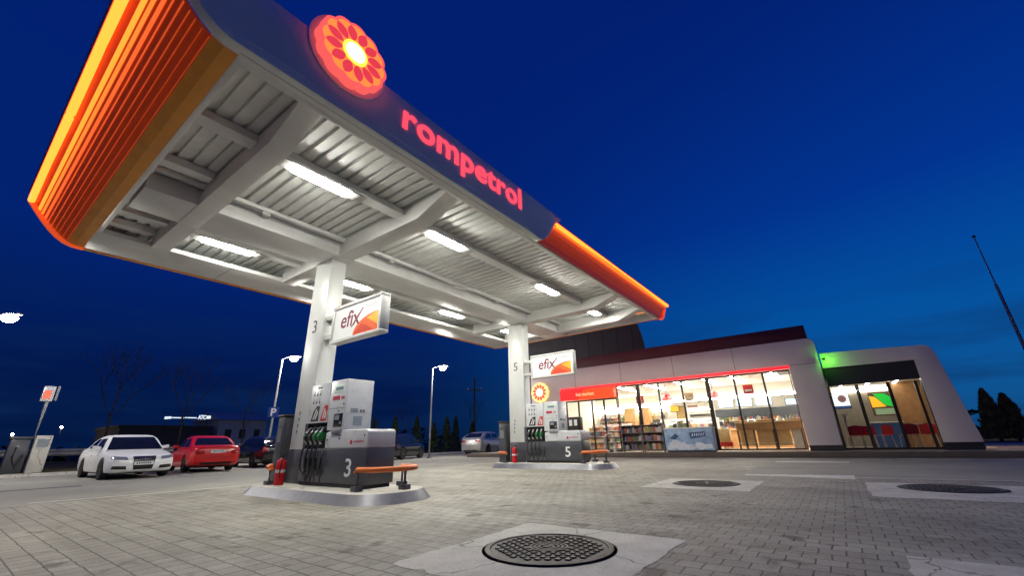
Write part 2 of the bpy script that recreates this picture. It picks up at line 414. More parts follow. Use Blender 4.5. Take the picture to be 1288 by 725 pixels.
# ------------------------------------------------------------------ camera, world, render
cam = bpy.data.cameras.new('camera'); co = bpy.data.objects.new('camera', cam); C.objects.link(co)
cam.sensor_width = 36; cam.lens = 521.4 / 1288 * 36; cam.clip_end = 3000; cam.clip_start = .05
r = Vector((0.59966, -0.79987, -0.02456)); u = Vector((-0.26293, -0.22592, 0.93799)); f = Vector((0.75582, 0.55602, 0.34579))
mw = Matrix.Identity(4)
for i in range(3): mw[i][0] = r[i]; mw[i][1] = u[i]; mw[i][2] = -f[i]
mw[2][3] = .952
co.matrix_world = mw
S.camera = co
S.view_settings.view_transform = 'Standard'; S.view_settings.look = 'None'; S.view_settings.exposure = 0
S.cycles.use_denoising = True
S.cycles.sample_clamp_indirect = 6
S.cycles.max_bounces = 8; S.cycles.transparent_max_bounces = 12
S.cycles.caustics_reflective = False; S.cycles.caustics_refractive = False

W = bpy.data.worlds.new('World'); S.world = W; W.use_nodes = True
t = W.node_tree; t.nodes.clear()
out = N(t, 'ShaderNodeOutputWorld'); bg = N(t, 'ShaderNodeBackground'); L(t, bg.outputs[0], out.inputs[0])
tc = N(t, 'ShaderNodeTexCoord')
sep = N(t, 'ShaderNodeSeparateXYZ'); L(t, tc.outputs['Generated'], sep.inputs[0])
rz = N(t, 'ShaderNodeValToRGB'); L(t, sep.outputs['Z'], rz.inputs[0])      # dark side of the sky, by height
e = rz.color_ramp.elements
e[0].position = 0; e[0].color = (.0010, .008, .042, 1); e[1].position = .9; e[1].color = (.0005, .0125, .16, 1)
x = e.new(.12); x.color = (.0009, .0095, .07, 1); x = e.new(.35); x.color = (.0006, .0165, .160, 1)
rg = N(t, 'ShaderNodeValToRGB'); L(t, sep.outputs['Z'], rg.inputs[0])      # bright side, where the sun went down
e = rg.color_ramp.elements
e[0].position = 0; e[0].color = (.006, .07, .21, 1); e[1].position = .8; e[1].color = (.0006, .0125, .16, 1)
x = e.new(.07); x.color = (.004, .09, .30, 1); x = e.new(.22); x.color = (.001, .085, .36, 1); x = e.new(.42); x.color = (.0006, .036, .29, 1)
dt = N(t, 'ShaderNodeVectorMath', operation='DOT_PRODUCT'); L(t, tc.outputs['Generated'], dt.inputs[0]); dt.inputs[1].default_value = (.93, -.36, 0)
mr = N(t, 'ShaderNodeMapRange', interpolation_type='SMOOTHSTEP'); L(t, dt.outputs['Value'], mr.inputs[0])
mr.inputs['From Min'].default_value = .28; mr.inputs['From Max'].default_value = 1.05
mx = N(t, 'ShaderNodeMix', data_type='RGBA'); L(t, mr.outputs[0], mx.inputs[0]); L(t, rz.outputs[0], mx.inputs[6]); L(t, rg.outputs[0], mx.inputs[7])
# low cloud banks on the bright side
mp = N(t, 'ShaderNodeMapping'); mp.inputs['Scale'].default_value = (2.2, 2.2, 14); L(t, tc.outputs['Generated'], mp.inputs['Vector'])
cn = N(t, 'ShaderNodeTexNoise', Scale=1.6, Detail=7, Roughness=.55); L(t, mp.outputs[0], cn.inputs['Vector'])
cr = N(t, 'ShaderNodeValToRGB'); cr.color_ramp.elements[0].position = .44; cr.color_ramp.elements[1].position = .64
cr.color_ramp.elements[0].color = (0, 0, 0, 1); cr.color_ramp.elements[1].color = (1, 1, 1, 1); L(t, cn.outputs['Fac'], cr.inputs[0])
hz = N(t, 'ShaderNodeMapRange'); L(t, sep.outputs['Z'], hz.inputs[0]); hz.inputs['From Min'].default_value = .30; hz.inputs['From Max'].default_value = .10
m1 = N(t, 'ShaderNodeMath', operation='MULTIPLY'); L(t, cr.outputs[0], m1.inputs[0]); L(t, hz.outputs[0], m1.inputs[1])
m2 = N(t, 'ShaderNodeMath', operation='MULTIPLY'); L(t, m1.outputs[0], m2.inputs[0]); m2.inputs[1].default_value = .5
mc = N(t, 'ShaderNodeMix', data_type='RGBA'); L(t, m2.outputs[0], mc.inputs[0]); L(t, mx.outputs[2], mc.inputs[6]); mc.inputs[7].default_value = (.004, .022, .095, 1)
L(t, mc.outputs[2], bg.inputs['Color']); bg.inputs['Strength'].default_value = 1.0
sun = bpy.data.lights.new('sun', 'SUN'); sun.energy = .02; sun.angle = math.radians(15); sun.color = (1, .8, .65)
so = bpy.data.objects.new('sun', sun); C.objects.link(so); so.rotation_euler = Vector((-.95, .3, -.12)).to_track_quat('-Z', 'Y').to_euler()

UP = (0, 0, 1)
# ------------------------------------------------------------------ ground
struct(MB().poly([(-400, -400, -.01), (900, -400, -.01), (900, 900, -.01), (-400, 900, -.01)]).build('terrain', M['field']))
struct(MB().poly([(-40, -40, 0), (60, -40, 0), (60, 36, 0), (-40, 36, 0)]).build('road', M['asphalt']))
struct(MB().poly([(-20, -14, .004), (12.35, -14, .004), (12.35, 2.3, .004), (17.2, 2.3, .004), (17.2, 12.9, .004), (-20, 12.9, .004)]).build('paved_forecourt', M['pavers']))
def pad(name, x0, x1, y0, y1, jit=.018):
    p = resample([(x0, y0), (x1, y0), (x1, y1), (x0, y1)], step=.12)
    p = [(a + random.uniform(-jit, jit), b + random.uniform(-jit, jit), .008) for a, b in p]
    return struct(MB().poly(p).build(name, M['concrete']))
pad('concrete_pad', 2.62, 4.68, 1.44, 3.27)
pad('concrete_pad', 8.95, 10.98, 1.54, 3.5)
pad('concrete_pad', 9.0, 11.4, -2.5, -.16)
pad('concrete_pad', 2.6, 4.97, -2.3, -.18)
def line(pts, w, z=.01):
    mb = MB()
    for a, b in zip(pts, pts[1:]):
        a = Vector(a); b = Vector(b); d = (b - a).normalized(); n = Vector((-d.y, d.x)) * w / 2
        mb.poly([(a.x + n.x, a.y + n.y, z), (a.x - n.x, a.y - n.y, z), (b.x - n.x, b.y - n.y, z), (b.x + n.x, b.y + n.y, z)])
    return struct(mb.build('road_marking', M['line_white']))
line([(1.6, 13.35), (4.2, 12.97), (9.2, 12.97)], .11)
line([(11.0, 14.6), (19.5, 14.75)], .11)
line([(12.45, -14), (12.45, -.02)], .1)
struct(MB().poly([(11.95, -.02, .011), (13.0, -.02, .011), (12.7, 2.15, .011), (12.4, 2.15, .011)]).build('road_marking', M['line_white']))
line([(18.45, 0), (18.45, 2.1)], .5)
line([(18.5, -6), (18.45, -2)], .1)
for x in (6.45, 9.8, 12.6): line([(x, 20.2), (x + .4, 25)], .1)
# slot drain
MBd = MB().box(1.0, 3.2, 18.4, 18.55, 0, .006)
tag(MBd.build('drain_grate', M['iron']), 'dark narrow drain slot in the asphalt near the white car', 'drain')

def manhole(x, y, rr, label):
    o = thing('manhole_cover', label, 'manhole cover', (x, y, .008), 'round iron covers in the forecourt')
    MB().lathe([(rr, 0), (rr, .012), (rr - .045, .016), (rr - .05, .004)], (x, y, .008), 56).build('frame_ring', M['iron'], o, smooth=True)
    mb = MB().lathe([(rr - .055, .002), (rr - .055, .008), (0, .008)], (x, y, .008), 56)
    k = .082
    for i in range(-9, 10):
        for j in range(-9, 10):
            px, py = i * k + (k / 2 if j % 2 else 0), j * k * .9
            d = math.hypot(px, py)
            if d < rr - .1 and d > rr * .34:
                mb.box(x + px - .022, x + px + .022, y + py - .022, y + py + .022, .016, .027)
    for q in (.32, .25, .18, .1):
        a = rr * q / .6 * .58
        mb.lathe([(a, .016), (a, .026), (a - .022, .026), (a - .022, .016)], (x, y, 0), 36)
    mb.box(x - .06, x + .06, y - .02, y + .02, .016, .03)
    mb.build('lid', M['iron'], o)
    MB().lathe([(rr + .03, .0015), (rr, .0015)], (x, y, .008), 56).build('gap', M['plinth'], o)
    return o
manhole(3.73, 2.4, .59, 'large studded round iron cover closest to the camera')
manhole(10.05, 2.5, .63, 'round iron cover in the concrete square between the pump and the shop')
manhole(10.62, -1.26, .66, 'round iron cover at the right edge of the forecourt')

# ------------------------------------------------------------------ canopy
X0, X1, Y0, Y1, ZB = 1.12, 17.32, 5.04, 13.85, 5.65
can = thing('canopy', 'large white filling station roof with glowing orange ends above two columns', 'canopy', (9.4, 10.1, 0))
# columns
def column(x):
    mb = MB().box(x, x + .43, 9.74, 10.49, .9, 5.598, 0).box(x - .004, x + .434, 9.736, 10.494, .15, .9, 1)
    return mb.build('column', [M['column_paint'], M['pump_dark']], can, bevel=.012)
cols = []
for x, d in ((5.24, '3'), (13.87, '5')):
    c = column(x); cols.append(c)
    text_mb(MB(), d, (x - .003, 10.22, 3.64), (0, -1, 0), UP, height=.33, width=.19, extrude=.003).build('number', M['grey_text'], c)
    for i, z in enumerate((1.28, 1.42, 1.56, 1.7)):
        y = 10.29 - .01 * i
        ic = MB().lathe([(.028, 0), (.028, .003)], (x - .006, y - .03, z), 12, 0, 'x'); ic.box(x - .006, x - .004, y - .055, y - .005, z - .055, z - .036, 0)
        ic.build('pictogram', [M['grey_text']], c)
# deck: flat pans with recessed ribs running along Y
def deck(x0, x1, y0, y1, z=6.03, pitch=.238):
    rows = []; x = x0
    prof = []
    while x < x1:
        prof += [(x, z), (min(x + pitch - .085, x1), z), (min(x + pitch - .075, x1), z + .065), (min(x + pitch - .01, x1), z + .065)]
        x += pitch
    prof.append((x1, z))
    return MB().grid([[(a, y0, b) for a, b in prof], [(a, y1, b) for a, b in prof]])
deck(1.2, 17.25, 5.2, 13.75).build('deck', M['deck'], can)
MB().box(.9, 17.5, 5.1, 13.75, 6.18, 6.26).build('roof_sheet', M['deck'], can)
# longitudinal girder over the columns and its bearing strips
MB().box(1.25, 17.2, 9.45, 10.58, 5.62, 6.0).build('main_girder', M['white_steel'], can, bevel=.01)
mb = MB().box(1.25, 17.2, 9.2, 9.40, 5.93, 6.02).box(1.25, 17.2, 10.63, 10.8, 5.93, 6.02)
mb.build('bearing_strip', M['white_steel'], can, bevel=.006)
for y in (7.0, 11.5):
    mb = MB().box(1.25, 17.2, y - .11, y + .11, 5.86, 6.02).box(1.25, 17.2, y - .15, y + .15, 5.845, 5.862)
    mb.build('purlin', M['white_steel'], can, bevel=.006)
for y in (8.75, 12.35):
    for xa, xb in ((1.2, 2.05), (16.65, 17.25)): MB().box(xa, xb, y - .13, y + .13, 5.86, 6.02).build('purlin', M['white_steel'], can, bevel=.006)
# cross beams with a haunched front end
for x, w in ((2.1, .36), (5.24, .43), (13.87, .43), (16.25, .36)):
    front = [(9.45, 6.0), (9.45, 5.60), (6.4, 5.60), (5.45, 5.95), (5.2, 5.97), (5.2, 6.02), (9.45, 6.02)]
    back = [(10.58, 6.0), (10.58, 5.60), (12.49, 5.60), (12.49, 6.02), (10.58, 6.02)]
    mb = MB()
    for p in (front, back): mb.prism(p, 'x', x, x + w)
    mb.box(x + .002, x + w - .002, 9.45, 10.58, 5.602, 5.63)
    mb.build('cross_beam', M['white_steel'], can, bevel=.008)
for y in (9.3, 10.72): MB().tube([(1.3, y, 5.9), (17.1, y, 5.9)], .018, 6).build('conduit', M['galv'], can)
for x in (3.3, 6.75, 11.6, 14.95): MB().box(x - .08, x + .08, 9.22, 9.36, 5.85, 5.93).build('junction_box', M['housing'], can, bevel=.006)
# white soffits round the edge
mb = MB().box(X0, X1, 12.5, Y1 - .02, ZB, 5.76).box(X0, X1, 5.08, 5.22, ZB, 5.99).box(X0, X0 + .09, 5.22, 12.498, ZB, 6.0).box(X1 - .09, X1, 5.22, 12.498, ZB, 6.0)
mb.box(X0, X0 + .09, 12.5, 13.82, 5.762, 6.0).box(X1 - .09, X1, 12.5, 13.82, 5.762, 6.0)
sf = mb.build('soffit', M['white_steel'], can, bevel=.008)
for x in (3.9, 6.6, 9.3, 12.0, 14.7): MB().box(x, x + .012, 12.52, 13.82, ZB - .0025, ZB + .004).build('panel_joint', M['grey_text'], sf)
# concave glowing end panels: profile as (distance out, height)
PR = [(0, 5.65), (.16, 5.655), (.3, 5.70), (.44, 5.80), (.58, 5.93), (.70, 6.06), (.82, 6.2), (.93, 6.34), (1.03, 6.47)]
def end_panel(sgn, xb, y0, y1, parent):
    mb = MB()
    P = [(xb + sgn * a, z) for a, z in PR]
    mb.grid([[(a, y0, z) for a, z in P], [(a, y1, z) for a, z in P]], 0)
    mb.m[0] = 1; mb.m[1] = 1
    # fins along the panel, lamp falloff put into their emission
    fine = []
    for i in range(len(P) - 1):
        for k in range(10): fine.append(Vector(P[i]).lerp(Vector(P[i + 1]), k / 10))
    n = len(fine)
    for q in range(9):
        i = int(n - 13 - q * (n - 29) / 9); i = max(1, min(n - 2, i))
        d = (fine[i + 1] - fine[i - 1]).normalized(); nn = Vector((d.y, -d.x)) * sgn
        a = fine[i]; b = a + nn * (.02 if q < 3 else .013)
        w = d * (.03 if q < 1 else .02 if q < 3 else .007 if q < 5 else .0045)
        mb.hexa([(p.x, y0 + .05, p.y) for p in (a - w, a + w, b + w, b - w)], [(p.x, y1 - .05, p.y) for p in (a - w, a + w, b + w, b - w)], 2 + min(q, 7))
    o = mb.build('glow_panel', [M['orange_back'], M['orange_flange']] + FIN, parent)
    # lamp tube under the upper lip, lip and rim above it
    xl = xb + sgn * 1.0
    tb = MB()
    for k in range(2):
        ya = y0 + .06 + k * (y1 - y0) / 2; yb = y0 + (k + 1) * (y1 - y0) / 2 - .04
        tb.tube([(xl + sgn * .07, ya, 6.462), (xl + sgn * .07, yb, 6.462)], .062, 10)
    tb.build('lamp_tube', M['led_orange'], o, smooth=True)
    rb = MB().prism([(xl - sgn * .05, 6.53), (xl + sgn * .14, 6.53), (xl + sgn * .17, 6.74), (xl - sgn * .05, 6.72)], 'y', y0, y1)
    rb.build('top_rim', M['rim_glow_brown'], o)
    return o
end_panel(-1, X0, 5.06, 13.83, can)
end_panel(1, X1, 5.06, 13.83, can)
# orange end cheeks of the panels (edge on the back, edge on the front right)
def cheek(sgn, xb, ya, yb):
    ins = [(xb + sgn * a, z) for a, z in PR]
    outl = [(xb + sgn * (a + .09 * math.sin(min(1, a / .6) * PI / 2)), z - .05 + .03 * a) for a, z in PR][::-1]
    MB().prism(ins + outl, 'y', ya, yb).build('end_cheek', [FIN[4]], can)
cheek(-1, X0, 13.8, 13.9)
cheek(1, X1, 5.0, 5.08)
# grey front panel with curved ends
left = [(X0 - a, z) for a, z in PR] + [(.03, 6.60), (.0, 6.70)]
right = [(7.62 + a, z) for a, z in [(0, 5.65), (.16, 5.62), (.32, 5.64), (.47, 5.72), (.62, 5.85), (.75, 6.0), (.87, 6.17), (.98, 6.33), (1.1, 6.45), (1.2, 6.52), (1.4, 6.66)]]
outl = left + [(1.0, 6.70), (8.9, 6.70)] + right[::-1]
MB().prism(outl, 'y', 4.87, 5.05).build('grey_fascia', M['fascia'], can, bevel=.012)
# pale drip edge below it
MB().prism([(4.866, 5.79), (5.0, 5.64), (5.1, 5.65), (5.0, 5.79)], 'x', X0, 7.66).build('drip_edge', M['white_steel'], can)
# orange front right panel, louvred
mb = MB()
PF = [(5.055, 5.652), (5.062, 5.70), (5.068, 5.76), (5.06, 5.88), (5.035, 6.02), (4.995, 6.16), (4.945, 6.28), (4.89, 6.38)]
RC = [(0, 5.60), (.47, 5.72), (.62, 5.85), (.75, 6.0), (.87, 6.17), (.98, 6.33), (1.1, 6.45), (1.2, 6.52), (1.4, 6.66)]
def startx(z):
    for (a, za), (b, zb) in zip(RC, RC[1:]):
        if z <= zb: return 7.60 + a + (b - a) * (z - za) / (zb - za)
    return 9.0
xs = (7.7, 18.3)
def endx(z): return X1 + max(0, min(1.03, (z - 5.65) * 1.27))
mb.grid([[(startx(z), y, z) for y, z in PF], [(endx(z), y, z) for y, z in PF]])
mb.m[0] = 1
fine = []
for i in range(2, len(PF) - 1):
    for k in range(10): fine.append(Vector(PF[i]).lerp(Vector(PF[i + 1]), k / 10))
n = len(fine)
for q in range(10):
    i = max(1, n - 4 - int(q * (n - 8) / 10)); d = (fine[i + 1] - fine[i - 1]).normalized(); nn = Vector((-d.y, d.x))
    if nn.x > 0: nn = -nn
    a = fine[i]; b = a + nn * .014; w = d * (.012 if q < 2 else .005)
    mb.hexa([(startx(a.y) + .02, p.x, p.y) for p in (a - w, a + w, b + w, b - w)], [(endx(a.y) - .03, p.x, p.y) for p in (a - w, a + w, b + w, b - w)], 2 + min(7, q))
fp = mb.build('glow_panel', [M['orange_back'], M['orange_flange']] + FIN, can)
tb = MB().tube([(8.75, 4.90, 6.40), (18.25, 4.90, 6.40)], .062, 10)
tb.build('lamp_tube', M['led_orange'], fp, smooth=True)
MB().box(8.8, 18.32, 4.93, 5.06, 6.47, 6.56).build('top_rim', M['rim_glow_brown'], fp)
# back fascia, mirrored, with its thin orange lip
MB().box(X0 - .05, X1 + .3, 13.86, 13.95, 5.72, 6.66).build('grey_fascia', M['fascia'], can)
MB().box(X0 - .02, X1, 13.84, 13.99, 5.64, 5.715).build('orange_lip', M['orange_flange'], can)
# flower emblem and lettering
def flower(cy_plane, cx, cz, R, mats, parent, axis='y', n=12, depth=.16, name='flower_emblem'):
    def P(a, b, d):
        return (cx + a, cy_plane - d, cz + b) if axis == 'y' else (cy_plane - d, cx - a, cz + b)
    def ring(r0, amp, k=72):
        return [((r0 + amp * abs(math.cos(n * j * 2 * PI / k / 2))) * math.cos(j * 2 * PI / k), (r0 + amp * abs(math.cos(n * j * 2 * PI / k / 2))) * math.sin(j * 2 * PI / k)) for j in range(k)]
    mb = MB()
    o = ring(R * .93, R * .07)
    mb.hexa([P(a, b, 0) for a, b in o], [P(a, b, depth) for a, b in o], 0)
    i = ring(R * .84, R * .07); mb.hexa([P(a, b, depth - .01) for a, b in i], [P(a, b, depth + .006) for a, b in i], 1)
    for k in range(n):
        a0 = 2 * PI * k / n + PI / n
        pet = []
        for j in range(14):
            s = j / 13; rr = R * (.37 + .47 * s); w = R * .14 * math.sin(PI * s) ** .7
            pet.append((rr, w))
        pts = [(rr, w) for rr, w in pet] + [(rr, -w) for rr, w in pet[::-1][1:-1]]
        pts = [(x * math.cos(a0) - y * math.sin(a0), x * math.sin(a0) + y * math.cos(a0)) for x, y in pts]
        mb.hexa([P(a, b, depth) for a, b in pts], [P(a, b, depth + .012) for a, b in pts], 2)
    h = [(R * .36 * math.cos(j * PI / 18), R * .36 * math.sin(j * PI / 18)) for j in range(36)]
    mb.hexa([P(a, b, depth) for a, b in h], [P(a, b, depth + .016) for a, b in h], 3)
    h = [(R * .28 * math.cos(j * PI / 18), R * .28 * math.sin(j * PI / 18)) for j in range(36)]
    mb.hexa([P(a, b, depth) for a, b in h], [P(a, b, depth + .02) for a, b in h], 4)
    return mb.build(name, mats, parent)
flower(4.87, 2.45, 6.67, .585, [M['flower_rim'], M['flower_base'], M['flower_petal'], M['flower_heart'], M['flower_core']], can)
MB().lathe([(.66, 0), (.66, .03), (.6, .03)], (2.45, 4.85, 6.67), 48, 0, 'y').build('emblem_backing', M['fascia'], can)
mb = text_mb(MB(), 'rompetrol', (3.54, 4.866, 5.915), (1, 0, 0), UP, width=3.52, height=.70, extrude=.03, bold=.012, spacing=1.03)
mb.build('sign_lettering', M['sign_red'], can)

# lamps under the canopy: eight separate fixtures
LAB = {(3.35, 7.0): 'dazzling strip lamp between the flower emblem and the first column, front row',
       (6.75, 7.0): 'strip lamp in the front row just right of the first cross beam with the column',
       (11.6, 7.0): 'strip lamp in the front row halfway between the two columns',
       (14.95, 7.0): 'strip lamp in the front row right of the second column',
       (3.4, 11.5): 'strip lamp in the back row on the far left over the dark sky',
       (7.0, 11.5): 'strip lamp in the back row peeping out behind the first column',
       (11.5, 11.5): 'strip lamp in the back row above the gap between the pumps',
       (14.9, 11.5): 'strip lamp in the back row next to the second column'}
for (x, y), lab in LAB.items():
    o = thing('canopy_lamp', lab, 'ceiling lamp', (x, y, 5.84), 'strip lamps under the canopy')
    MB().hexa([(x - .75, y - .15, 5.80), (x + .75, y - .15, 5.80), (x + .75, y + .15, 5.80), (x - .75, y + .15, 5.80)],
              [(x - .95, y - .11, 5.843), (x + .95, y - .11, 5.843), (x + .95, y + .11, 5.843), (x - .95, y + .11, 5.843)]).build('housing', M['housing'], o)
    MB().box(x - .55, x + .55, y - .11, y + .11, 5.768, 5.797).build('diffuser', M['led_white'], o)

# ------------------------------------------------------------------ pump islands and what stands on them
isl = thing('pump_island', 'raised kerb island with rounded end carrying pump 3', 'kerb island', (5.35, 8.6, 0), 'kerb islands of the pumps')
top = round_rect(4.52, 6.06, 6.3, 11.02, .68, 10); bot = round_rect(4.4, 6.18, 6.17, 11.15, .76, 10)
mb = MB(); n = len(top)
mb.add([(a, b, 0) for a, b in bot] + [(a, b, .165) for a, b in top], [(i, (i + 1) % n, n + (i + 1) % n, n + i) for i in range(n)])
mb.build('steel_kerb', M['island_steel'], isl, smooth=True)
MB().poly([(a, b, .165) for a, b in top]).build('concrete_top', M['concrete'], isl)
DX = 8.63
isl2 = dup(isl); isl2.location.x += DX; isl2['label'] = 'raised kerb island carrying pump 5 in front of the shop'

def arc_rail(far):
    s = -1 if far else 1
    cy = 10.62 if far else 6.95
    pts = []
    base = [(4.86, .2), (4.88, .0), (4.98, -.22), (5.2, -.33), (5.5, -.35), (5.72, -.33), (5.86, -.22), (5.94, .0), (5.95, .3)]
    for x, y in base: pts.append((x, cy + s * y, .52))
    o = thing('crash_rail', 'orange bent crash rail guarding the near end of pump 3' if not far else 'orange crash rail behind the red extinguisher of pump 3', 'crash rail', (5.47, cy, .165), 'orange crash rails on the islands')
    for end in (0, -1):
        x, y, z = pts[end]; pts.insert(0 if end == 0 else len(pts), (x, y + s * .04, .47))
    MB().tube(pts, .048, 12).build('rail', M['orange_paint'], o, smooth=True)
    for (x, y) in ((4.86, .18), (5.5, -.35), (5.95, .28)):
        y = cy + s * y
        p = MB().tube([(x, y, .17), (x, y, .5)], .032, 8).build('post', M['pump_dark'], o)
        MB().box(x - .07, x + .07, y - .09, y + .09, .166, .25).build('foot', M['pump_dark'], p, bevel=.008)
    return o
for far in (0, 1):
    a = arc_rail(far); b = dup(a); b.location.x += DX
    b['label'] = 'orange crash rail at the shop end of pump 5' if not far else 'orange crash rail behind the far column of pump 5'
    if not far: b['label'] = 'dull orange crash rail at the near end of pump 5'

def extinguisher():
    x, y = 4.88, 10.02
    o = thing('fire_extinguisher', 'red fire extinguisher standing at the left end of pump 3', 'extinguisher', (x, y, .165), 'red extinguishers on the islands')
    MB().lathe([(.085, .166), (.1, .18), (.1, .6), (.085, .66), (.045, .70), (.03, .72)], (x, y, 0), 20).build('cylinder', M['red_paint'], o, smooth=True)
    MB().tube([(x, y, .70), (x, y, .76)], .03, 10).box(x - .02, x + .02, y - .1, y + .03, .75, .775).build('valve', M['black'], o)
    MB().tube([(x, y - .04, .74), (x - .06, y - .12, .68), (x - .07, y - .12, .45), (x - .06, y - .1, .32)], .014, 8).build('hose', M['rubber'], o, smooth=True)
    MB().lathe([(.1015, .42), (.1015, .48)], (x, y, 0), 20).build('paper_label', M['plate'], o, smooth=True)
    return o
ex = extinguisher(); e2 = dup(ex); e2.location.x += DX; e2['label'] = 'small red extinguisher with white paper band by the pump 5 column'

def service_post():
    o = thing('service_post', 'tall dark grey slab post just left of column 3', 'service post', (5.3, 10.78, .165), 'grey slab posts behind the columns')
    MB().box(5.1, 5.6, 10.62, 10.95, .166, 1.62).build('body', M['pump_dark'], o, bevel=.03, seg=3)
    MB().box(5.08, 5.62, 10.6, 10.97, 1.62, 1.68).build('cap', M['frame_dark'], o, bevel=.015)
    MB().box(5.094, 5.1, 10.7, 10.88, 1.05, 1.35).build('plate', M['galv'], o)
    return o
sp = service_post(); s2 = dup(sp); s2.location.x += DX; s2['label'] = 'dark grey slab post left of column 5'

def pump(num, dx, label, prev=None):
    x0, x1 = 5.12, 5.78
    o = thing('fuel_pump', label, 'fuel pump', (5.45, 8.5, .165), 'fuel pumps on the islands')
    MB().box(x0 + .03, x1 - .03, 7.36, 9.66, .166, .24).build('plinth', M['black'], o)
    lc = MB().box(x0, x1, 7.3, 9.7, .24, .885).build('lower_cabinet', M['pump_dark'], o, bevel=.012)
    sh = MB().prism([(8.78, .89), (7.3, .89), (7.3, 1.19), (7.34, 1.235), (8.2, 1.25), (8.62, 1.235), (8.78, 1.2)], 'x', x0 - .004, x1 + .004)
    sh.build('shoulder', M['pump_white'], o, bevel=.02, seg=3)
    MB().prism([(9.72, .89), (9.6, .89), (9.6, 1.43), (9.72, 1.43)], 'x', x0 + .02, x1 - .02).build('side_wall', M['pump_dark'], o)
    hd = MB().box(x0 + .004, x1 - .004, 8.17, 8.8, 1.25, 2.29).build('head', M['pump_white'], o, bevel=.018, seg=3)
    MB().box(x0 - .004, x1 + .004, 8.81, 9.6, 1.43, 2.27).build('grade_panel', M['pump_white'], o, bevel=.014)
    MB().box(x0 + .12, x1 - .12, 8.79, 9.6, .89, 1.43).build('hose_bay', M['black'], o)
    xf = x0 - .006
    for (za, zb, ya, yb) in ((1.69, 1.696, 8.19, 8.79),): MB().box(x0 - .001, x0 + .004, ya, yb, za, zb).build('door_gap', M['grey_text'], hd)
    MB().box(x0 - .004, x0 + .004, 8.24, 8.56, 1.31, 1.58).build('terminal', M['screen'], hd, bevel=.004)
    MB().box(x0 - .009, x0 - .004, 8.36, 8.52, 1.45, 1.55).box(x0 - .009, x0 - .004, 8.27, 8.33, 1.36, 1.42).build('keypad', M['lcd_grey'], hd)
    MB().box(x0 - .03, x0 + .004, 8.2, 8.56, 1.17, 1.26).build('tray', M['galv'], hd, bevel=.006)
    MB().box(x0 - .002, x0 + .004, 8.27, 8.66, 2.02, 2.2).build('display', M['lcd'], hd, bevel=.003)
    mb = MB().box(x0 - .003, x0 + .004, 8.42, 8.68, 1.87, 1.95, 0)
    for i in range(3): mb.box(x0 - .003, x0 + .004, 8.25 + .045 * i, 8.275 + .045 * i, 1.88, 1.935, 0)
    mb.build('price_strip', M['red_text'], hd)
    MB().box(x0 - .004, x0 - .0025, 8.32, 8.6, 2.07, 2.14).build('digits', M['lcd_grey'], hd)
    lock = MB()
    for y, z in ((8.24, 1.77), (8.4, 1.63)): lock.lathe([(.02, 0), (.018, -.008)], (x0 - .001, y, z), 10, 0, 'x')
    lock.build('lock', M['black'], hd)
    # grade labels
    mb = MB()
    for r_ in range(2):
        for c_ in range(3):
            y = 9.5 - c_ * .12 - .08; z = 2.08 - r_ * .17
            mb.box(xf, x0, y, y + .055, z - .07, z - .02, 0); mb.box(xf, x0, y + .012, y + .03, z - .015, z + .035, 0)
    mb.box(xf, x0, 9.15, 9.36, 2.17, 2.2, 0)
    mb.build('grade_label', M['grey_text'], o)
    for (ya, yb, mt, nm) in ((9.46, 9.16, 'black', 'diesel_placard'), (9.07, 8.83, 'red_paint', 'petrol_placard')):
        pl = MB().prism([(ya + .02, 1.46), (yb + .02, 1.46), (yb, 1.78), (yb + .12, 1.78), (ya - .06, 1.68)], 'x', x0 - .008, x0 - .003).build(nm, M[mt], o)
        MB().prism([(ya - .06, 1.5), (ya - .1, 1.5), (yb + .09, 1.72), (yb + .13, 1.72)], 'x', x0 - .011, x0 - .008).prism([(ya - .14, 1.5), (ya - .19, 1.5), (yb + .04, 1.66), (yb + .07, 1.68)], 'x', x0 - .011, x0 - .008).build('nozzle_drawing', M['plate'], pl)
    MB().box(x0 - .012, x0 + .01, 8.81, 9.58, 1.425, 1.44).build('trim', M['plate'], o)
    # nozzles and hoses
    cols_ = ['black', 'black', 'green', 'green']
    for i in range(4):
        y = 9.49 - i * .185
        bt = MB().prism([(x0 - .09, 1.06), (x0 + .02, 1.04), (x0 + .06, 1.20), (x0 - .02, 1.26), (x0 - .1, 1.16)], 'y', y - .045, y + .045)
        nz = bt.build('nozzle', M[cols_[i]], o, bevel=.015)
        MB().tube([(x0 - .05, y, 1.22), (x0 + .0, y, 1.3), (x0 + .06, y, 1.33)], [.032, .027, .022], 8).build('spout', M['steel'], nz, smooth=True)
        MB().tube([(x0 - .06, y + .0, 1.06), (x0 - .02, y, .98)], .028, 8).build('swivel', M['plate'], nz, smooth=True)
        pts = []
        for k in range(15):
            s = k / 14
            if s < .5: pts.append((x0 - .06 - .03 * math.sin(s * 2 * PI / 2), y + .05 * math.sin(s * PI * 2), 1.0 - 1.16 * s))
            else:
                a = (s - .5) * 2; pts.append((x0 - .05, y - .02 - .12 * math.sin(a * PI / 2), .42 - .06 * math.sin(a * PI) + .42 * max(0, a - .3)))
        MB().tube(pts, .017, 8).build('hose', M['rubber'], o, smooth=True)
        MB().tube([(x0 - .012, y - .09, .26), (x0 - .012, y - .09, .84)], .012, 8).build('pipe', M['steel'], o, smooth=True)
    # big number, small flower and word
    text_mb(MB(), num, (x0 - .003, 7.96, .365), (0, -1, 0), UP, height=.335, width=.21, extrude=.003, bold=.012).build('number', M['white_text'], lc)
    mb = MB().lathe([(.042, 0), (.042, -.003), (.024, -.003)], (x0 - .0045, 7.83, 1.0), 20, 0, 'x')
    mb.build('round_mark', M['red_text'], o)
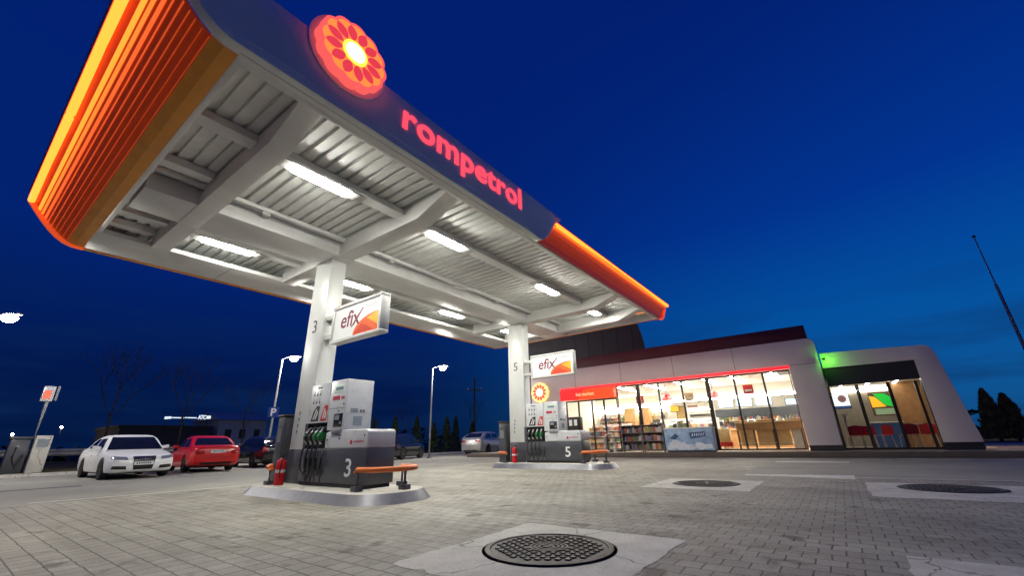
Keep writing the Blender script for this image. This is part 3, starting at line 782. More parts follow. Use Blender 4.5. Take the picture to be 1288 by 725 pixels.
    text_mb(MB(), 'rompetrol', (x0 - .0045, 7.75, .975), (0, -1, 0), UP, width=.33, height=.065, extrude=.002, bold=.02).build('lettering', M['red_text'], o)
    # end face of the head: notices
    mb = MB().box(5.25, 5.42, 8.166, 8.17, 1.6, 1.68, 0).build('notice', M['lcd_grey'], hd)
    for y in (5.47, 5.54): MB().box(y, y + .05, 8.166, 8.17, 1.6, 1.66).build('pictogram', M['grey_text'], hd)
    MB().box(5.33, 5.54, 8.165, 8.17, 1.33, 1.52).build('vent', M['lcd_grey'], hd)
    keys = MB()
    for y, z in ((7.4, 1.12), (8.7, 1.06), (8.26, 1.08)): keys.lathe([(.02, 0), (.02, -.006)], (x0 - .004, y, z), 10, 0, 'x')
    keys.build('lock', M['black'], o)
    o.location.x += dx
    return o
pump('3', 0, 'white and dark grey fuel pump with a large white 3')
pump('5', DX, 'white and dark grey fuel pump with a large white 5')

def efix(dx, label):
    o = thing('hanging_sign', label, 'sign', (5.38, 8.45, 3.24), 'lit box signs hung from the columns')
    y0, y1, z0, z1 = 7.46, 9.4, 3.24, 4.15
    mb = MB().box(5.27, 5.51, y0, y1, z0, z0 + .07).box(5.27, 5.51, y0, y1, z1 - .07, z1).box(5.27, 5.51, y0, y0 + .07, z0 + .07, z1 - .07).box(5.27, 5.51, y1 - .07, y1, z0 + .07, z1 - .07)
    mb.build('frame', M['housing'], o, bevel=.01)
    MB().box(5.5, 5.506, y0 + .07, y1 - .07, z0 + .07, z1 - .07).box(5.3, 5.306, y0 + .07, y1 - .07, z0 + .07, z1 - .07).build('face', M['sign_face'], o)
    for z in (3.4, 3.9): MB().box(5.3, 5.48, y1, 9.74, z, z + .1).build('bracket', M['housing'], o)
    text_mb(MB(), 'efix', (5.3, 9.03, 3.56), (0, -1, 0), UP, width=.78, height=.4, extrude=.003, bold=.012, shear=.12).build('lettering', M['wine_text'], o)
    MB().prism([(8.56, 3.52), (8.60, 3.52), (8.2, 3.93), (8.14, 3.93)], 'x', 5.294, 5.2965).build('x_stroke', M['wine_text'], o)
    xs = 5.2985
    arc = [(8.5 - .92 * (1 - math.cos(a)), 3.315 + .44 * math.sin(a)) for a in [i * PI / 2 / 10 for i in range(11)]]
    MB().prism(arc + [(7.58, 3.315)], 'x', xs, xs + .001).build('orange_shape', M['efix_orange'], o)
    MB().prism([(8.0, 3.65), (7.58, 3.755), (7.58, 3.42), (7.75, 3.52)], 'x', xs - .003, xs - .002).build('yellow_shape', M['efix_yellow'], o)
    MB().prism([(8.48, 3.33), (8.2, 3.55), (8.05, 3.5), (7.7, 3.33)], 'x', xs - .002, xs - .001).build('red_shape', M['efix_red'], o)
    mb = MB().box(5.297, 5.299, 7.62, 8.1, 3.955, 3.965).box(5.297, 5.299, 7.62, 8.1, 3.915, 3.925).build('small_print', M['grey_text'], o)
    o.location.x += dx
    return o
efix(0, 'white efix box sign hung beside column 3'); efix(DX, 'white efix box sign hung beside column 5')

o = thing('wipe_dispenser', 'dark brown box with two white papers on top of pump 5', 'dispenser', (14.08, 7.66, 1.24))
MB().box(13.92, 14.22, 7.42, 7.9, 1.242, 1.7).build('case', M['frame_dark'], o, bevel=.015)
for y in (7.56, 7.76): MB().box(13.912, 13.92, y - .06, y + .06, 1.4, 1.6).build('paper', M['plate'], o)

# ------------------------------------------------------------------ pavement in front of the shop
PZ = .22
mb = MB().box(21.8, 34, -40, 20, 0, PZ).build('sidewalk', M['kerbstone'], bevel=.02); struct(mb)
struct(MB().box(21.7, 21.797, -40, 20, 0, PZ + .006).build('kerb', M['kerb_dark'], bevel=.015))

# ------------------------------------------------------------------ shop
FX = 22.6
shop = thing('shop_building', 'long white filling station shop with glazed front, red lit strip and dark parapet', 'shop', (26, 7.5, PZ))
mb = MB()
# one C-shaped front panel: left solid, top band, right leg with rounded corner
y_l, y_r = 15.3, .06
topc = [(y_r + .28 * (1 - math.sin(a)), 4.94 - .28 * (1 - math.cos(a))) for a in [i * PI / 2 / 6 for i in range(7)]]
C_out = [(y_l, .45), (y_l, 4.94)] + topc + [(y_r, .45), (1.22, .45), (1.22, 3.83), (13.15, 3.83), (13.15, .45)]
mb.prism(C_out, 'x', FX, FX + .5)
fp = mb.build('front_panel', M['facade'], shop, bevel=.015)
jb = MB()
for y in (3.4, 6.3, 9.2, 12.1): jb.box(FX - .003, FX + .01, y - .008, y + .008, 3.84, 4.93)
jb.box(FX - .003, FX + .01, .07, 1.2, 3.825, 3.84)
jb.build('panel_joint', M['seam'], fp)
for ya, yb in ((y_r + .02, 1.2), (13.17, y_l - .02)): MB().box(FX + .03, FX + .48, ya, yb, PZ, .45).build('plinth', M['plinth'], shop)
MB().box(23.2, 31.2, .12, .3, PZ, 4.8).box(23.2, 31.2, 15.0, 15.25, PZ, 4.8).box(31.0, 31.2, .3, 15.0, PZ, 4.8).build('outer_wall', M['facade'], shop)
MB().box(23.1, 31.3, .2, 15.2, 4.6, 4.75).build('roof', M['dark_hall'], shop)
MB().box(23.0, 23.3, .28, 15.1, 4.75, 5.64).box(23.3, 31.0, .28, .5, 4.75, 5.64).build('parapet', M['maroon'], shop, bevel=.01)
MB().box(FX - .035, FX + .05, 1.2, 13.12, 3.70, 3.825).build('red_strip', M['led_red'], shop)
# windows, each its own part
ys = [1.25, 2.34, 3.57, 4.8, 6.05, 7.25, 8.38, 9.6]
for a, b in zip(ys, ys[1:]):
    wa = .09 if a in (4.8, 8.38) else .04; wb = .09 if b in (4.8, 8.38) else .04
    x = FX + .14
    fr = MB().box(x, x + .08, a + .002, a + wa, PZ + .05, 3.69).box(x, x + .08, b - wb, b - .002, PZ + .05, 3.69).box(x, x + .08, a + wa, b - wb, PZ + .05, PZ + .12).box(x, x + .08, a + wa, b - wb, 3.62, 3.69)
    w = fr.build('window', M['frame_dark'], shop)
    MB().box(x + .035, x + .045, a + wa, b - wb, PZ + .12, 3.62).build('pane', M['glass'], w)
# orange header and sliding doors under it
hb = MB().prism([(13.1, 3.12), (9.62, 3.08), (9.62, 3.68), (13.1, 3.69)], 'x', 22.42, 22.9, 0)
hd = hb.build('door_header', [M['header_orange']], shop)
MB().prism([(13.1, 3.12), (11.9, 3.12), (11.5, 3.68), (13.1, 3.69)], 'x', 22.41, 22.419).build('red_end', M['header_red'], hd)
text_mb(MB(), 'hei market', (22.402, 12.0, 3.3), (0, -1, 0), UP, width=1.15, height=.2, extrude=.006, bold=.02).build('lettering', M['header_text'], hd)
for a, b in zip([9.62, 10.43, 11.17, 12.05, 12.86], [10.43, 11.17, 12.05, 12.86, 13.14]):
    x = FX + .1
    d = MB().box(x, x + .07, a + .002, a + .045, PZ + .02, 3.08).box(x, x + .07, b - .045, b - .002, PZ + .02, 3.08).box(x, x + .07, a + .045, b - .045, PZ + .02, PZ + .1).box(x, x + .07, a + .045, b - .045, 3.0, 3.08).build('door', M['frame_dark'], shop)
    MB().box(x + .03, x + .04, a + .045, b - .045, PZ + .1, 3.0).build('pane', M['glass'], d)
# interior shell
MB().box(23.15, 31, .3, 15, PZ + .004, PZ + .02).build('floor', M['floor_tile'], shop)
MB().box(23.12, 31, .3, 15, 3.78, 3.84).build('ceiling', M['ceil'], shop)
MB().box(30.9, 30.995, .35, 15, PZ + .02, 3.78).box(23.2, 30.9, .32, .38, PZ + .02, 3.78).box(23.2, 30.9, 14.9, 14.98, PZ + .02, 3.78).build('inner_wall', M['wall_warm'], shop)
MB().box(28.6, 30.9, .4, 9.2, 3.12, 3.77).build('bulkhead', M['ceil'], shop)
MB().box(28.55, 28.6, .5, 9.1, 3.02, 3.12).build('cove_lamp', M['led_cove'], shop)
MB().box(30.8, 30.88, 9.3, 14.8, 2.75, 3.0).build('cove_lamp', M['led_cove'], shop)
# ceiling lamps in the shop
for i, (y, lab) in enumerate(((9.85, 'long ceiling lamp inside the shop next to the doors'), (8.2, 'long ceiling lamp inside the shop, second from the doors'), (6.55, 'long ceiling lamp inside the shop above the freezer'), (5.12, 'long ceiling lamp inside the shop left of the second red pendant'),
            (3.8, 'long ceiling lamp inside the shop above the menu screens'), (2.08, 'long ceiling lamp inside the shop closest to the right end'), (11.5, 'long ceiling lamp inside the shop behind the orange header'))):
    o = thing('shop_lamp', lab, 'ceiling lamp', (25, y, 3.7), 'ceiling lamps in the shop')
    MB().box(23.4, 27.0, y - .08, y + .08, 3.72, 3.775).build('housing', M['housing'], o)
    MB().box(23.45, 26.95, y - .06, y + .06, 3.69, 3.718).build('diffuser', M['led_shop'], o)
for (y, z, lab) in ((7.5, 2.9, 'red dome pendant lamp above the freezer, inside the shop'), (5.05, 2.85, 'red dome pendant lamp left of the menu screens')):
    o = thing('pendant_lamp', lab, 'pendant lamp', (24.8, y, z), 'red pendants in the shop')
    MB().lathe([(.02, .34), (.1, .33), (.2, .26), (.27, .12), (.29, 0), (.27, 0), (.25, .12), (.18, .24), (.0, .3)], (24.8, y, z), 24).build('shade', M['shade_red'], o, smooth=True)
    MB().tube([(24.8, y, z + .33), (24.8, y, 3.77)], .012, 6).build('cord', M['black'], o)
    MB().lathe([(.0, .02), (.07, .06), (.08, .12), (.0, .2)], (24.8, y, z), 12).build('bulb', M['led_cove'], o, smooth=True)
# wall-side furniture
def shelf_unit(x, y0, y1, z1, label, n=4, mt='shelf_white', depth=.45, z0=None):
    z0 = z0 or PZ + .02
    o = thing('shelf_unit', label, 'shelf', (x, (y0 + y1) / 2, z0), 'shelf units in the shop')
    MB().box(x + depth - .03, x + depth, y0, y1, z0, z1).build('back', M[mt], o)
    for y in (y0, y1 - .03): MB().box(x, x + depth - .03, y, y + .03, z0, z1).build('side', M[mt], o)
    for k in range(n):
        z = z0 + .12 + k * (z1 - z0 - .2) / n
        MB().box(x, x + depth - .03, y0 + .03, y1 - .03, z, z + .025).build('board', M[mt], o)
    return o
protos = {}
def goods(x, y0, y1, z, h, group, label, depth=.16, w=(.09, .16), kind='pack'):
    y = y0
    while y < y1 - .06:
        ww = random.uniform(*w); hh = h * random.uniform(.7, 1); mi = random.randrange(len(GOODS))
        key = (kind, mi)
        if key not in protos:
            if kind == 'pack': o = MB().box(-.5, .5, -.5, .5, 0, 1).build('goods_pack', GOODS[mi])
            else: o = MB().lathe([(.5, 0), (.5, .68), (.3, .82), (.2, .86), (.2, 1)], (0, 0, 0), 10).build('goods_bottle', GOODS[mi], smooth=True)
            protos[key] = o
        else:
            o = protos[key].copy(); C.objects.link(o)
        o.location = (x, y + ww / 2, z); o.scale = (depth, ww * .92, hh)
        tag(o, label, 'goods', group)
        y += ww
shelf_unit(25.2, 10.1, 12.8, 1.75, 'white goods shelf right behind the sliding doors', 4)
for k in range(4): goods(25.35, 10.15, 12.75, PZ + .02 + .145 + k * .333, .26, 'goods on the shelf behind the doors', 'small colourful pack on the white shelf behind the sliding doors', .2, (.16, .3))
shelf_unit(27.4, 5.6, 8.9, 1.95, 'white goods shelf in the middle of the shop', 4)
for k in range(4): goods(27.55, 5.65, 8.85, PZ + .02 + .145 + k * .383, .3, 'goods on the middle shelf', 'colourful pack on the shelf in the middle of the shop', .22, (.2, .34))
shelf_unit(30.3, 9.4, 14.4, 2.6, 'tall wall shelf at the back left of the shop', 5)
for k in range(5): goods(30.45, 9.5, 14.3, PZ + .02 + .145 + k * .437, .34, 'goods on the back wall shelf', 'bottle on the tall shelf at the back left', .25, (.26, .4), 'bottle')
o = thing('wooden_cabinet', 'tall brown wooden cabinet seen through the doors', 'cabinet', (26.6, 9.5, PZ + .02))
MB().box(26.4, 26.9, 9.2, 9.8, PZ + .021, 2.7).build('body', M['wood'], o, bevel=.01); MB().box(26.385, 26.399, 9.22, 9.49, PZ + .1, 2.65).box(26.385, 26.399, 9.51, 9.78, PZ + .1, 2.65).build('door', M['wood'], o)
o = thing('wooden_cabinet', 'orange brown wall panel cabinet further back behind the doors', 'cabinet', (29.5, 11.5, PZ + .02))
MB().box(29.3, 29.9, 11.2, 12.0, PZ + .021, 2.9).build('body', M['wood_light'], o, bevel=.01); MB().box(29.29, 29.299, 11.25, 11.95, 1.2, 2.0).build('inset', M['wood'], o)
o = thing('refrigerated_case', 'white open drinks case with lit shelves in the shop', 'drinks case', (28.2, 6.3, PZ + .02))
MB().box(28.45, 28.5, 5.85, 7.3, PZ + .03, 2.6).box(27.9, 28.45, 5.85, 5.9, PZ + .03, 2.6).box(27.9, 28.45, 7.25, 7.3, PZ + .03, 2.6).box(27.9, 28.45, 5.9, 7.25, 2.45, 2.6).build('body', M['shelf_white'], o)
for z in (2.0, 2.2): MB().box(27.95, 28.45, 5.9, 7.25, z, z + .02).build('board', M['shelf_white'], o)
MB().box(27.92, 27.96, 5.92, 7.23, 2.42, 2.448).build('lamp', M['led_cove'], o)
# service counter, screens
o = thing('service_counter', 'long service counter with pale top under the menu screens', 'counter', (28, 3.9, PZ + .02))
MB().box(27.6, 28.3, .6, 6.0, PZ + .021, 1.2).build('body', M['wood'], o); MB().box(27.5, 28.35, .5, 6.05, 1.2, 1.26).build('top', M['wood_light'], o, bevel=.01)
o = thing('back_counter', 'wooden back wall unit behind the service counter', 'counter', (30.5, 3.5, PZ + .02))
MB().box(30.2, 30.88, .6, 6.4, PZ + .021, 1.3).build('body', M['wood_light'], o); MB().box(30.7, 30.88, .6, 6.4, 2.0, 2.5).build('dark_band', M['slate'], o)
for y, lab in ((5.2, 'menu screen farthest left above the service counter'), (4.2, 'middle menu screen above the service counter'), (3.2, 'right hand menu screen above the service counter')):
    o = thing('menu_screen', lab, 'screen', (28.9, y, 2.55), 'menu screens in the shop')
    MB().box(28.62, 28.68, y - .42, y + .42, 2.5, 3.0).build('case', M['black'], o); MB().box(28.61, 28.619, y - .4, y + .4, 2.52, 2.98).build('picture', M['menu'], o)
    mb = MB()
    for k in range(4): mb.box(28.604, 28.61, y - .3 + .02 * k, y + .05 - .03 * k, 2.6 + .08 * k, 2.62 + .08 * k)
    mb.build('small_print', M['lcd_grey'], o)
for i, (y, h, mt) in enumerate(((5.5, .5, 'steel'), (4.8, .42, 'black'), (3.9, .5, 'shelf_white'), (2.5, .45, 'steel'))):
    o = thing('coffee_machine', ('steel coffee machine', 'black coffee machine', 'white coffee machine', 'small steel coffee machine')[i] + ' standing on the service counter', 'coffee machine', (27.9, y, 1.26))
    MB().box(27.7, 28.1, y - .2, y + .2, 1.261, 1.26 + h).build('body', M[mt], o, bevel=.02); MB().box(27.69, 27.699, y - .14, y + .14, 1.45, 1.26 + h - .06).build('front', M['screen'], o)
    MB().tube([(27.68, y, 1.4), (27.72, y, 1.4)], .03, 8).build('spout', M['black'], o)
# bar by the window
o = thing('window_bar', 'wooden bar counter with tan panels behind the right windows', 'counter', (24.3, 2.75, PZ + .02))
MB().box(24.0, 24.5, 1.35, 4.15, 1.46, 1.53).build('top', M['wood_light'], o, bevel=.01)
MB().box(24.06, 24.44, 1.35, 4.12, 1.15, 1.459).build('apron', M['wood'], o)
for a, b in ((3.45, 4.05), (2.6, 3.3), (1.9, 2.5)): MB().box(24.4, 24.44, a, b, .42, 1.149).build('panel', M['wood_light'], o)
MB().box(24.38, 24.44, 1.35, 1.85, .3, 1.149).build('panel', M['shelf_white'], o)
MB().tube([(24.0, 1.5, .55), (24.0, 4.1, .55)], .018, 8).build('foot_rail', M['steel'], o)
for y in (1.42, 2.55, 3.38, 4.08): MB().box(24.1, 24.18, y - .04, y + .04, PZ + .021, 1.149).build('leg', M['wood_dark'], o)
for i in range(7):
    y = 1.45 + i * .13
    b = MB().lathe([(.03, 0), (.035, .16), (.012, .22), (.012, .27)], (24.25, y, 1.531), 10).build('bottle', GOODS[(i * 3) % 8], smooth=True)
    tag(b, 'small bottle standing on the wooden window bar', 'bottle', 'bottles on the window bar')
o = thing('promo_stand', 'orange and red promotional box stand behind the window', 'display stand', (24.4, 4.75, PZ + .02))
MB().box(24.2, 24.7, 4.5, 5.05, .62, 1.25).build('box', M['wood_light'], o, bevel=.01); MB().box(24.22, 24.68, 4.45, 5.1, .4, .619).build('base', M['chair_red'], o)
for y in (4.52, 4.77, 5.02): MB().tube([(24.4, y, PZ + .021), (24.4, y, .4)], .018, 6).build('leg', M['shelf_white'], o)
goods(27.68, .7, 2.2, 1.261, .22, 'goods on the service counter', 'small pack standing on the service counter', .12, (.1, .2))
goods(27.68, 2.8, 5.9, 1.261, .16, 'goods on the service counter', 'small pack standing on the service counter', .12, (.14, .34))
goods(30.4, .7, 6.3, 1.301, .3, 'bottles on the back counter', 'bottle or jar standing on the wooden back counter', .14, (.12, .3), 'bottle')
for k, y in enumerate((7.7, 8.5)):
    o = thing('wall_poster', ('framed poster on the back wall of the shop, left one', 'framed poster on the back wall of the shop, right one')[k], 'poster', (30.88, y, 1.9))
    MB().box(30.86, 30.89, y - .32, y + .32, 1.9, 2.9).build('frame', M['wood_dark'], o); MB().box(30.85, 30.859, y - .28, y + .28, 1.94, 2.86).build('picture', [GOODS[0], GOODS[3]][k], o)
for y, lab in ((6.7, 'low basket of wrapped snacks behind the freezer'), (8.0, 'low basket of wrapped snacks behind the left outdoor rack')):
    o = thing('snack_basket', lab, 'basket', (24.2, y, PZ + .02))
    MB().box(23.9, 24.5, y - .4, y + .4, PZ + .021, 1.35).build('stand', M['shelf_white'], o, bevel=.02)
    for j in range(3): MB().box(23.895, 23.9, y - .36, y + .36, .5 + .28 * j, .62 + .28 * j).build('price_strip', [M['chair_red'], M['wood_light'], M['chair_red']][j], o)
    goods(24.1, y - .38, y + .38, 1.351, .26, 'snacks in the baskets by the window', 'wrapped snack standing in a basket behind the shop window', .14, (.1, .2))
    goods(24.3, y - .38, y + .38, 1.351, .36, 'snacks in the baskets by the window', 'wrapped snack standing in a basket behind the shop window', .14, (.1, .2))
for y, z, mt, lab in ((8.75, 2.75, 'chair_red', 'small red hanging promotion card near the doors'), (6.05, 2.7, 'wood_light', 'small orange hanging promotion card above the freezer'), (3.2, 2.85, 'chair_red', 'small red hanging promotion card above the window bar')):
    o = thing('hanging_card', lab, 'promotion card', (23.9, y, z))
    MB().box(23.9, 23.91, y - .22, y + .22, z, z + .42).build('card', M[mt], o); MB().box(23.893, 23.899, y - .16, y + .16, z + .1, z + .2).build('stripe', M['shelf_white'], o)
    for q in (-.2, .2): MB().tube([(23.905, y + q, z + .42), (23.905, y + q, 3.78)], .004, 5).build('string', M['black'], o)
shelf_unit(25.9, 5.3, 8.7, 1.72, 'white goods shelf just behind the snack baskets', 4)
for k in range(4): goods(26.05, 5.35, 8.65, PZ + .02 + .145 + k * .326, .24, 'goods on the shelf behind the baskets', 'small pack on the shelf behind the snack baskets', .18, (.14, .3))
o = thing('wall_shelf', 'wooden wall shelf of jars on the right back wall', 'shelf', (30.5, 3.5, 1.75))
MB().box(30.3, 30.69, .8, 6.2, 1.75, 1.79).build('board', M['wood_light'], o); MB().box(30.66, 30.69, .8, 6.2, 1.5, 1.749).build('rail', M['wood'], o)
goods(30.45, .9, 6.1, 1.791, .26, 'jars on the wall shelf', 'jar standing on the wooden wall shelf', .14, (.14, .3), 'bottle')
for y, mt, lab in ((2.0, 'menu', 'pale lit picture panel on the right back wall'), (8.9, 'poster_yellow', 'yellow lit picture panel left of the framed posters')):
    o = thing('picture_panel', lab, 'picture', (30.85, y, 2.55)); MB().box(30.8, 30.89, y - .3, y + .3, 2.55, 2.95).build('frame', M['wood_dark'], o); MB().box(30.79, 30.799, y - .27, y + .27, 2.58, 2.92).build('picture', M[mt], o)
gr = MB()
for k in range(9): gr.box(23.7 + k * .22, 23.82 + k * .22, 1.35, 1.85, 3.765, 3.779)
gr.build('ceiling_grille', M['frame_dark'], shop)
o = thing('bakery_case', 'glazed bakery case left of the service counter', 'display case', (27.3, 6.6, PZ + .02))
MB().box(27.0, 27.5, 6.1, 7.2, PZ + .021, 1.0).build('base', M['wood'], o); MB().box(27.0, 27.5, 6.1, 7.2, 1.5, 1.55).build('top', M['shelf_white'], o)
for y in (6.1, 7.17): MB().box(27.0, 27.5, y, y + .03, 1.0, 1.5).build('side', M['glass'], o)
MB().box(27.02, 27.48, 6.13, 7.17, 1.24, 1.26).build('board', M['shelf_white'], o); goods(27.2, 6.15, 7.1, 1.262, .14, 'pastries in the bakery case', 'pastry pack in the glazed bakery case', .2, (.14, .22))
# flower sign on the wall
fs = thing('flower_sign', 'round lit flower sign with white centre on the shop wall', 'sign', (22.5, 14.58, 3.3))
flower(22.6, 14.58, 3.74, .62, [M['cream_lit'], M['cream_lit'], M['petal_lit'], M['core_lit'], M['core_lit']], fs, 'x')
# round-roofed hall behind
hall = thing('round_roof_hall', 'dark barrel roofed hall rising behind the shop', 'hall', (30, 13.6, 0))
n = 28; HC, HA = 13.6, 4.85
rows = []
for x, k in ((26, 1), (26.02, 1), (28, .86), (30.5, .64), (33, .36), (34.5, .1)):
    rows.append([(x, HC - HA * k, 3.9)] + [(x, HC - HA * k * math.cos(PI * i / n), 6.0 - 2 * (1 - k) + 5.5 * k * math.sin(PI * i / n)) for i in range(n + 1)] + [(x, HC + HA * k, 3.9)])
mb = MB().grid(rows).poly(rows[0]).poly(rows[-1])
hb = mb.build('shell', M['dark_hall'], hall)
sb = MB()
for y in [9.5 + 1.05 * k for k in range(9)]:
    z = 6.0 + 5.5 * math.sqrt(max(0, 1 - ((y - HC) / HA) ** 2)); sb.box(25.985, 25.999, y - .012, y + .012, 4.0, z)
sb.build('panel_joint', M['seam'], hb)
MB().box(31.3, 33, 11, 16.5, 0, 4.0).build('wall', M['dark_hall'], hall)

# ------------------------------------------------------------------ cafe annex
cafe = thing('cafe_annex', 'low white cafe pavilion with slanted end wall and dark header', 'cafe', (25, -2, PZ))
CX = 22.9
P = lambda y, z: (y * 1.013, .952 + (z - .952) * 1.013)
outl = [P(.0, 4.22), P(-1.6, 4.17), P(-3.3, 4.10), P(-3.42, 4.07), P(-3.52, 3.99), P(-3.6, 3.8), P(-4.0, .5), P(-2.96, .5), P(-2.96, 3.56), P(.0, 3.56)]
MB().prism(outl, 'x', CX, CX + .45).build('front_panel', M['facade'], cafe, bevel=.012)
MB().prism([P(-3.98, .5), P(-2.98, .5), (-2.98 * 1.013, PZ), (-3.98 * 1.013, PZ)], 'x', CX + .03, CX + .42).build('plinth', M['plinth'], cafe)
MB().prism([P(.0, 3.56), P(-2.955, 3.56), P(-2.955, 2.86), P(.0, 2.80)], 'x', CX + .1, CX + .3).build('header', M['plinth'], cafe)
yy = [.02, -.95, -1.96, -2.79, -2.96]
for a, b in zip(yy, yy[1:]):
    a2, b2 = a * 1.013, b * 1.013; x = CX + .16; w = .06 if a - b > .3 else .03
    fr = MB().box(x, x + .08, b2 + .002, b2 + w, PZ + .03, 2.82).box(x, x + .08, a2 - w, a2 - .002, PZ + .03, 2.82).box(x, x + .08, b2 + w, a2 - w, PZ + .03, PZ + .11)
    wd = fr.build('window', M['frame_dark'], cafe)
    MB().box(x + .03, x + .04, b2 + w, a2 - w, PZ + .11, 2.82).build('pane', M['glass'], wd)
MB().box(23.4, 28.2, -3.55, -3.4, PZ, 3.7).box(28.0, 28.2, -3.4, .1, PZ, 3.7).box(23.4, 28.0, .02, .11, PZ, 3.7).build('wall', M['wall_cafe'], cafe)
MB().box(23.4, 28.2, -3.5, .02, 3.72, 3.84).build('roof', M['dark_hall'], cafe)
MB().box(23.35, 28.0, -3.4, .02, PZ + .004, PZ + .02).build('floor', M['floor_tile'], cafe)
MB().box(23.36, 28.0, -3.4, .02, 3.1, 3.16).build('ceiling', M['ceil'], cafe)
for y, lab in ((-.5, 'short ceiling light strip left in the cafe'), (-1.5, 'short ceiling light strip in the middle of the cafe'), (-2.5, 'slanting row of ceiling spots right in the cafe')):
    o = thing('cafe_lamp', lab, 'ceiling lamp', (25, y, 3.0), 'ceiling lamps in the cafe')
    MB().box(23.6, 26.8, y - .08, y + .08, 3.06, 3.098).build('housing', M['housing'], o); MB().box(23.65, 26.75, y - .055, y + .055, 3.03, 3.058).build('diffuser', M['led_cafe'], o)
MB().box(27.9, 27.99, -2.4, -.1, 2.86, 2.98).build('cove_lamp', M['led_cafe'], cafe)
MB().box(26.6, 26.75, -3.38, -2.35, PZ + .02, 3.1).build('slat_wall', M['wood'], cafe)
o = thing('television', 'wall screen with a brown round picture in the cafe', 'screen', (26, -.4, 2.0))
MB().box(26.02, 26.08, -.68, -.02, 1.98, 2.72).build('case', M['black'], o); MB().box(26.01, 26.019, -.66, -.04, 2.12, 2.7).build('picture', M['tv_white'], o)
MB().lathe([(.17, 0), (.17, -.004), (.09, -.004), (.09, 0)], (26.008, -.4, 2.45), 18, 0, 'x').build('round_picture', M['tv_brown'], o); MB().box(26.006, 26.011, -.66, -.04, 2.0, 2.12).build('blue_strip', M['tv_blue'], o)
o = thing('poster', 'bright green and yellow lit poster on the cafe wall', 'poster', (26.1, -1.85, 1.95))
MB().box(26.1, 26.14, -2.25, -1.4, 1.6, 2.66).build('board', M['wood_dark'], o)
MB().prism([(-1.42, 2.5), (-1.62, 2.45), (-1.95, 2.0), (-1.44, 1.98)], 'x', 26.093, 26.0995).build('yellow_field', M['poster_yellow'], o)
MB().box(26.092, 26.0995, -2.2, -1.5, 1.66, 1.92).build('text_block', M['menu_green'], o)
MB().prism([(-1.58, 2.6), (-2.0, 2.58), (-2.18, 2.4), (-2.18, 1.98), (-1.95, 2.05), (-1.75, 2.3)], 'x', 26.09, 26.099).build('green_leaf', M['poster_green'], o)
o = thing('drinks_counter', 'blue grey counter in the cafe below the poster', 'counter', (26.4, -1.7, PZ + .02))
MB().box(26.2, 26.8, -2.3, -1.2, PZ + .021, 1.3).build('body', M['ice_dark'], o); MB().box(26.15, 26.85, -2.35, -1.15, 1.3, 1.35).build('top', M['shelf_white'], o)
def chair(x, y, rz, label):
    o = thing('cafe_chair', label, 'chair', (0, 0, 0), 'red chairs in the cafe')
    pts = []
    MB().grid([[( -.22, .24 * k, .80 - .06 * k * k), (-.23, .25 * k, .62), (-.2, .24 * k, .47), (-.05, .23 * k, .44), (.2, .22 * k, .46)] for k in (-1, -.5, 0, .5, 1)]).build('shell', M['chair_red'], o, smooth=True)
    for sx in (-.16, .16):
        for sy in (-.18, .18): MB().tube([(sx, sy, .44), (sx * 1.3, sy * 1.15, 0)], .014, 6).build('leg', M['shelf_white'], o)
    o.location = (x, y, PZ + .021); o.rotation_euler[2] = rz; o.scale = (1.15, 1.15, 1.2); return o
chair(23.75, -.42, .4, 'red shell chair behind the left cafe window'); chair(23.9, -.9, PI, 'red shell chair next to the first cafe mullion')
chair(23.7, -1.35, 2.2, 'red shell chair behind the middle cafe window'); chair(23.8, -2.15, .3, 'red shell chair behind the right cafe window'); chair(23.9, -2.7, 2.6, 'red shell chair next to the cafe end wall')
for x, y, lab in ((24.2, -.7, 'small white cafe table on the left'), (24.3, -2.45, 'small white cafe table on the right')):
    o = thing('cafe_table', lab, 'table', (x, y, PZ + .02))
    MB().lathe([(.33, .95), (.33, .975), (0, .975)], (x, y, PZ), 24).build('table_top', M['shelf_white'], o); MB().tube([(x, y, PZ + .021), (x, y, PZ + .95)], .03, 8).build('leg', M['steel'], o); MB().lathe([(.22, .021), (.22, .035), (0, .04)], (x, y, PZ), 20).build('foot', M['steel'], o)
o = thing('door_post', 'slim white post just inside the left cafe window', 'post', (23.5, -.27, PZ + .02)); MB().box(23.5, 23.56, -.3, -.24, PZ + .021, 1.6).build('shaft', M['shelf_white'], o); MB().box(23.45, 23.61, -.38, -.16, 1.6, 1.66).build('cap', M['shelf_white'], o)
wl = thing('assumed_wall_lamp', 'assumed warm wall lamp, out of sight on the far side wall of the cafe', 'lamp', (25.6, -3.55, 2.5))  # assumed unseen fixture, added to warm the ground right of the cafe
MB().box(25.45, 25.75, -3.66, -3.555, 2.44, 2.62).build('housing', M['frame_dark'], wl, bevel=.01); MB().lathe([(0, -.09), (.08, -.06), (.1, 0), (.08, .04)], (25.6, -3.75, 2.45), 12).build('bulb', M['assumed_wall_bulb'], wl, smooth=True)
gl = thing('added_green_light', 'small added green light for the glow on the cafe front', 'lamp', (22.5, -.1, 3.9))  # invented fixture, stands in for an unseen green source lighting the cafe front
MB().box(22.36, 22.38, -.17, -.07, 3.88, 3.97).box(22.38, 22.44, -.07, -.064, 3.88, 3.97).build('housing', M['frame_dark'], gl); MB().box(22.381, 22.386, -.16, -.08, 3.89, 3.96).build('diffuser', M['added_green_glow'], gl)
MB().box(22.37, 22.385, -.07, .075, 3.915, 3.935).box(22.385, 22.6, .062, .075, 3.915, 3.935).build('bracket', M['frame_dark'], gl)

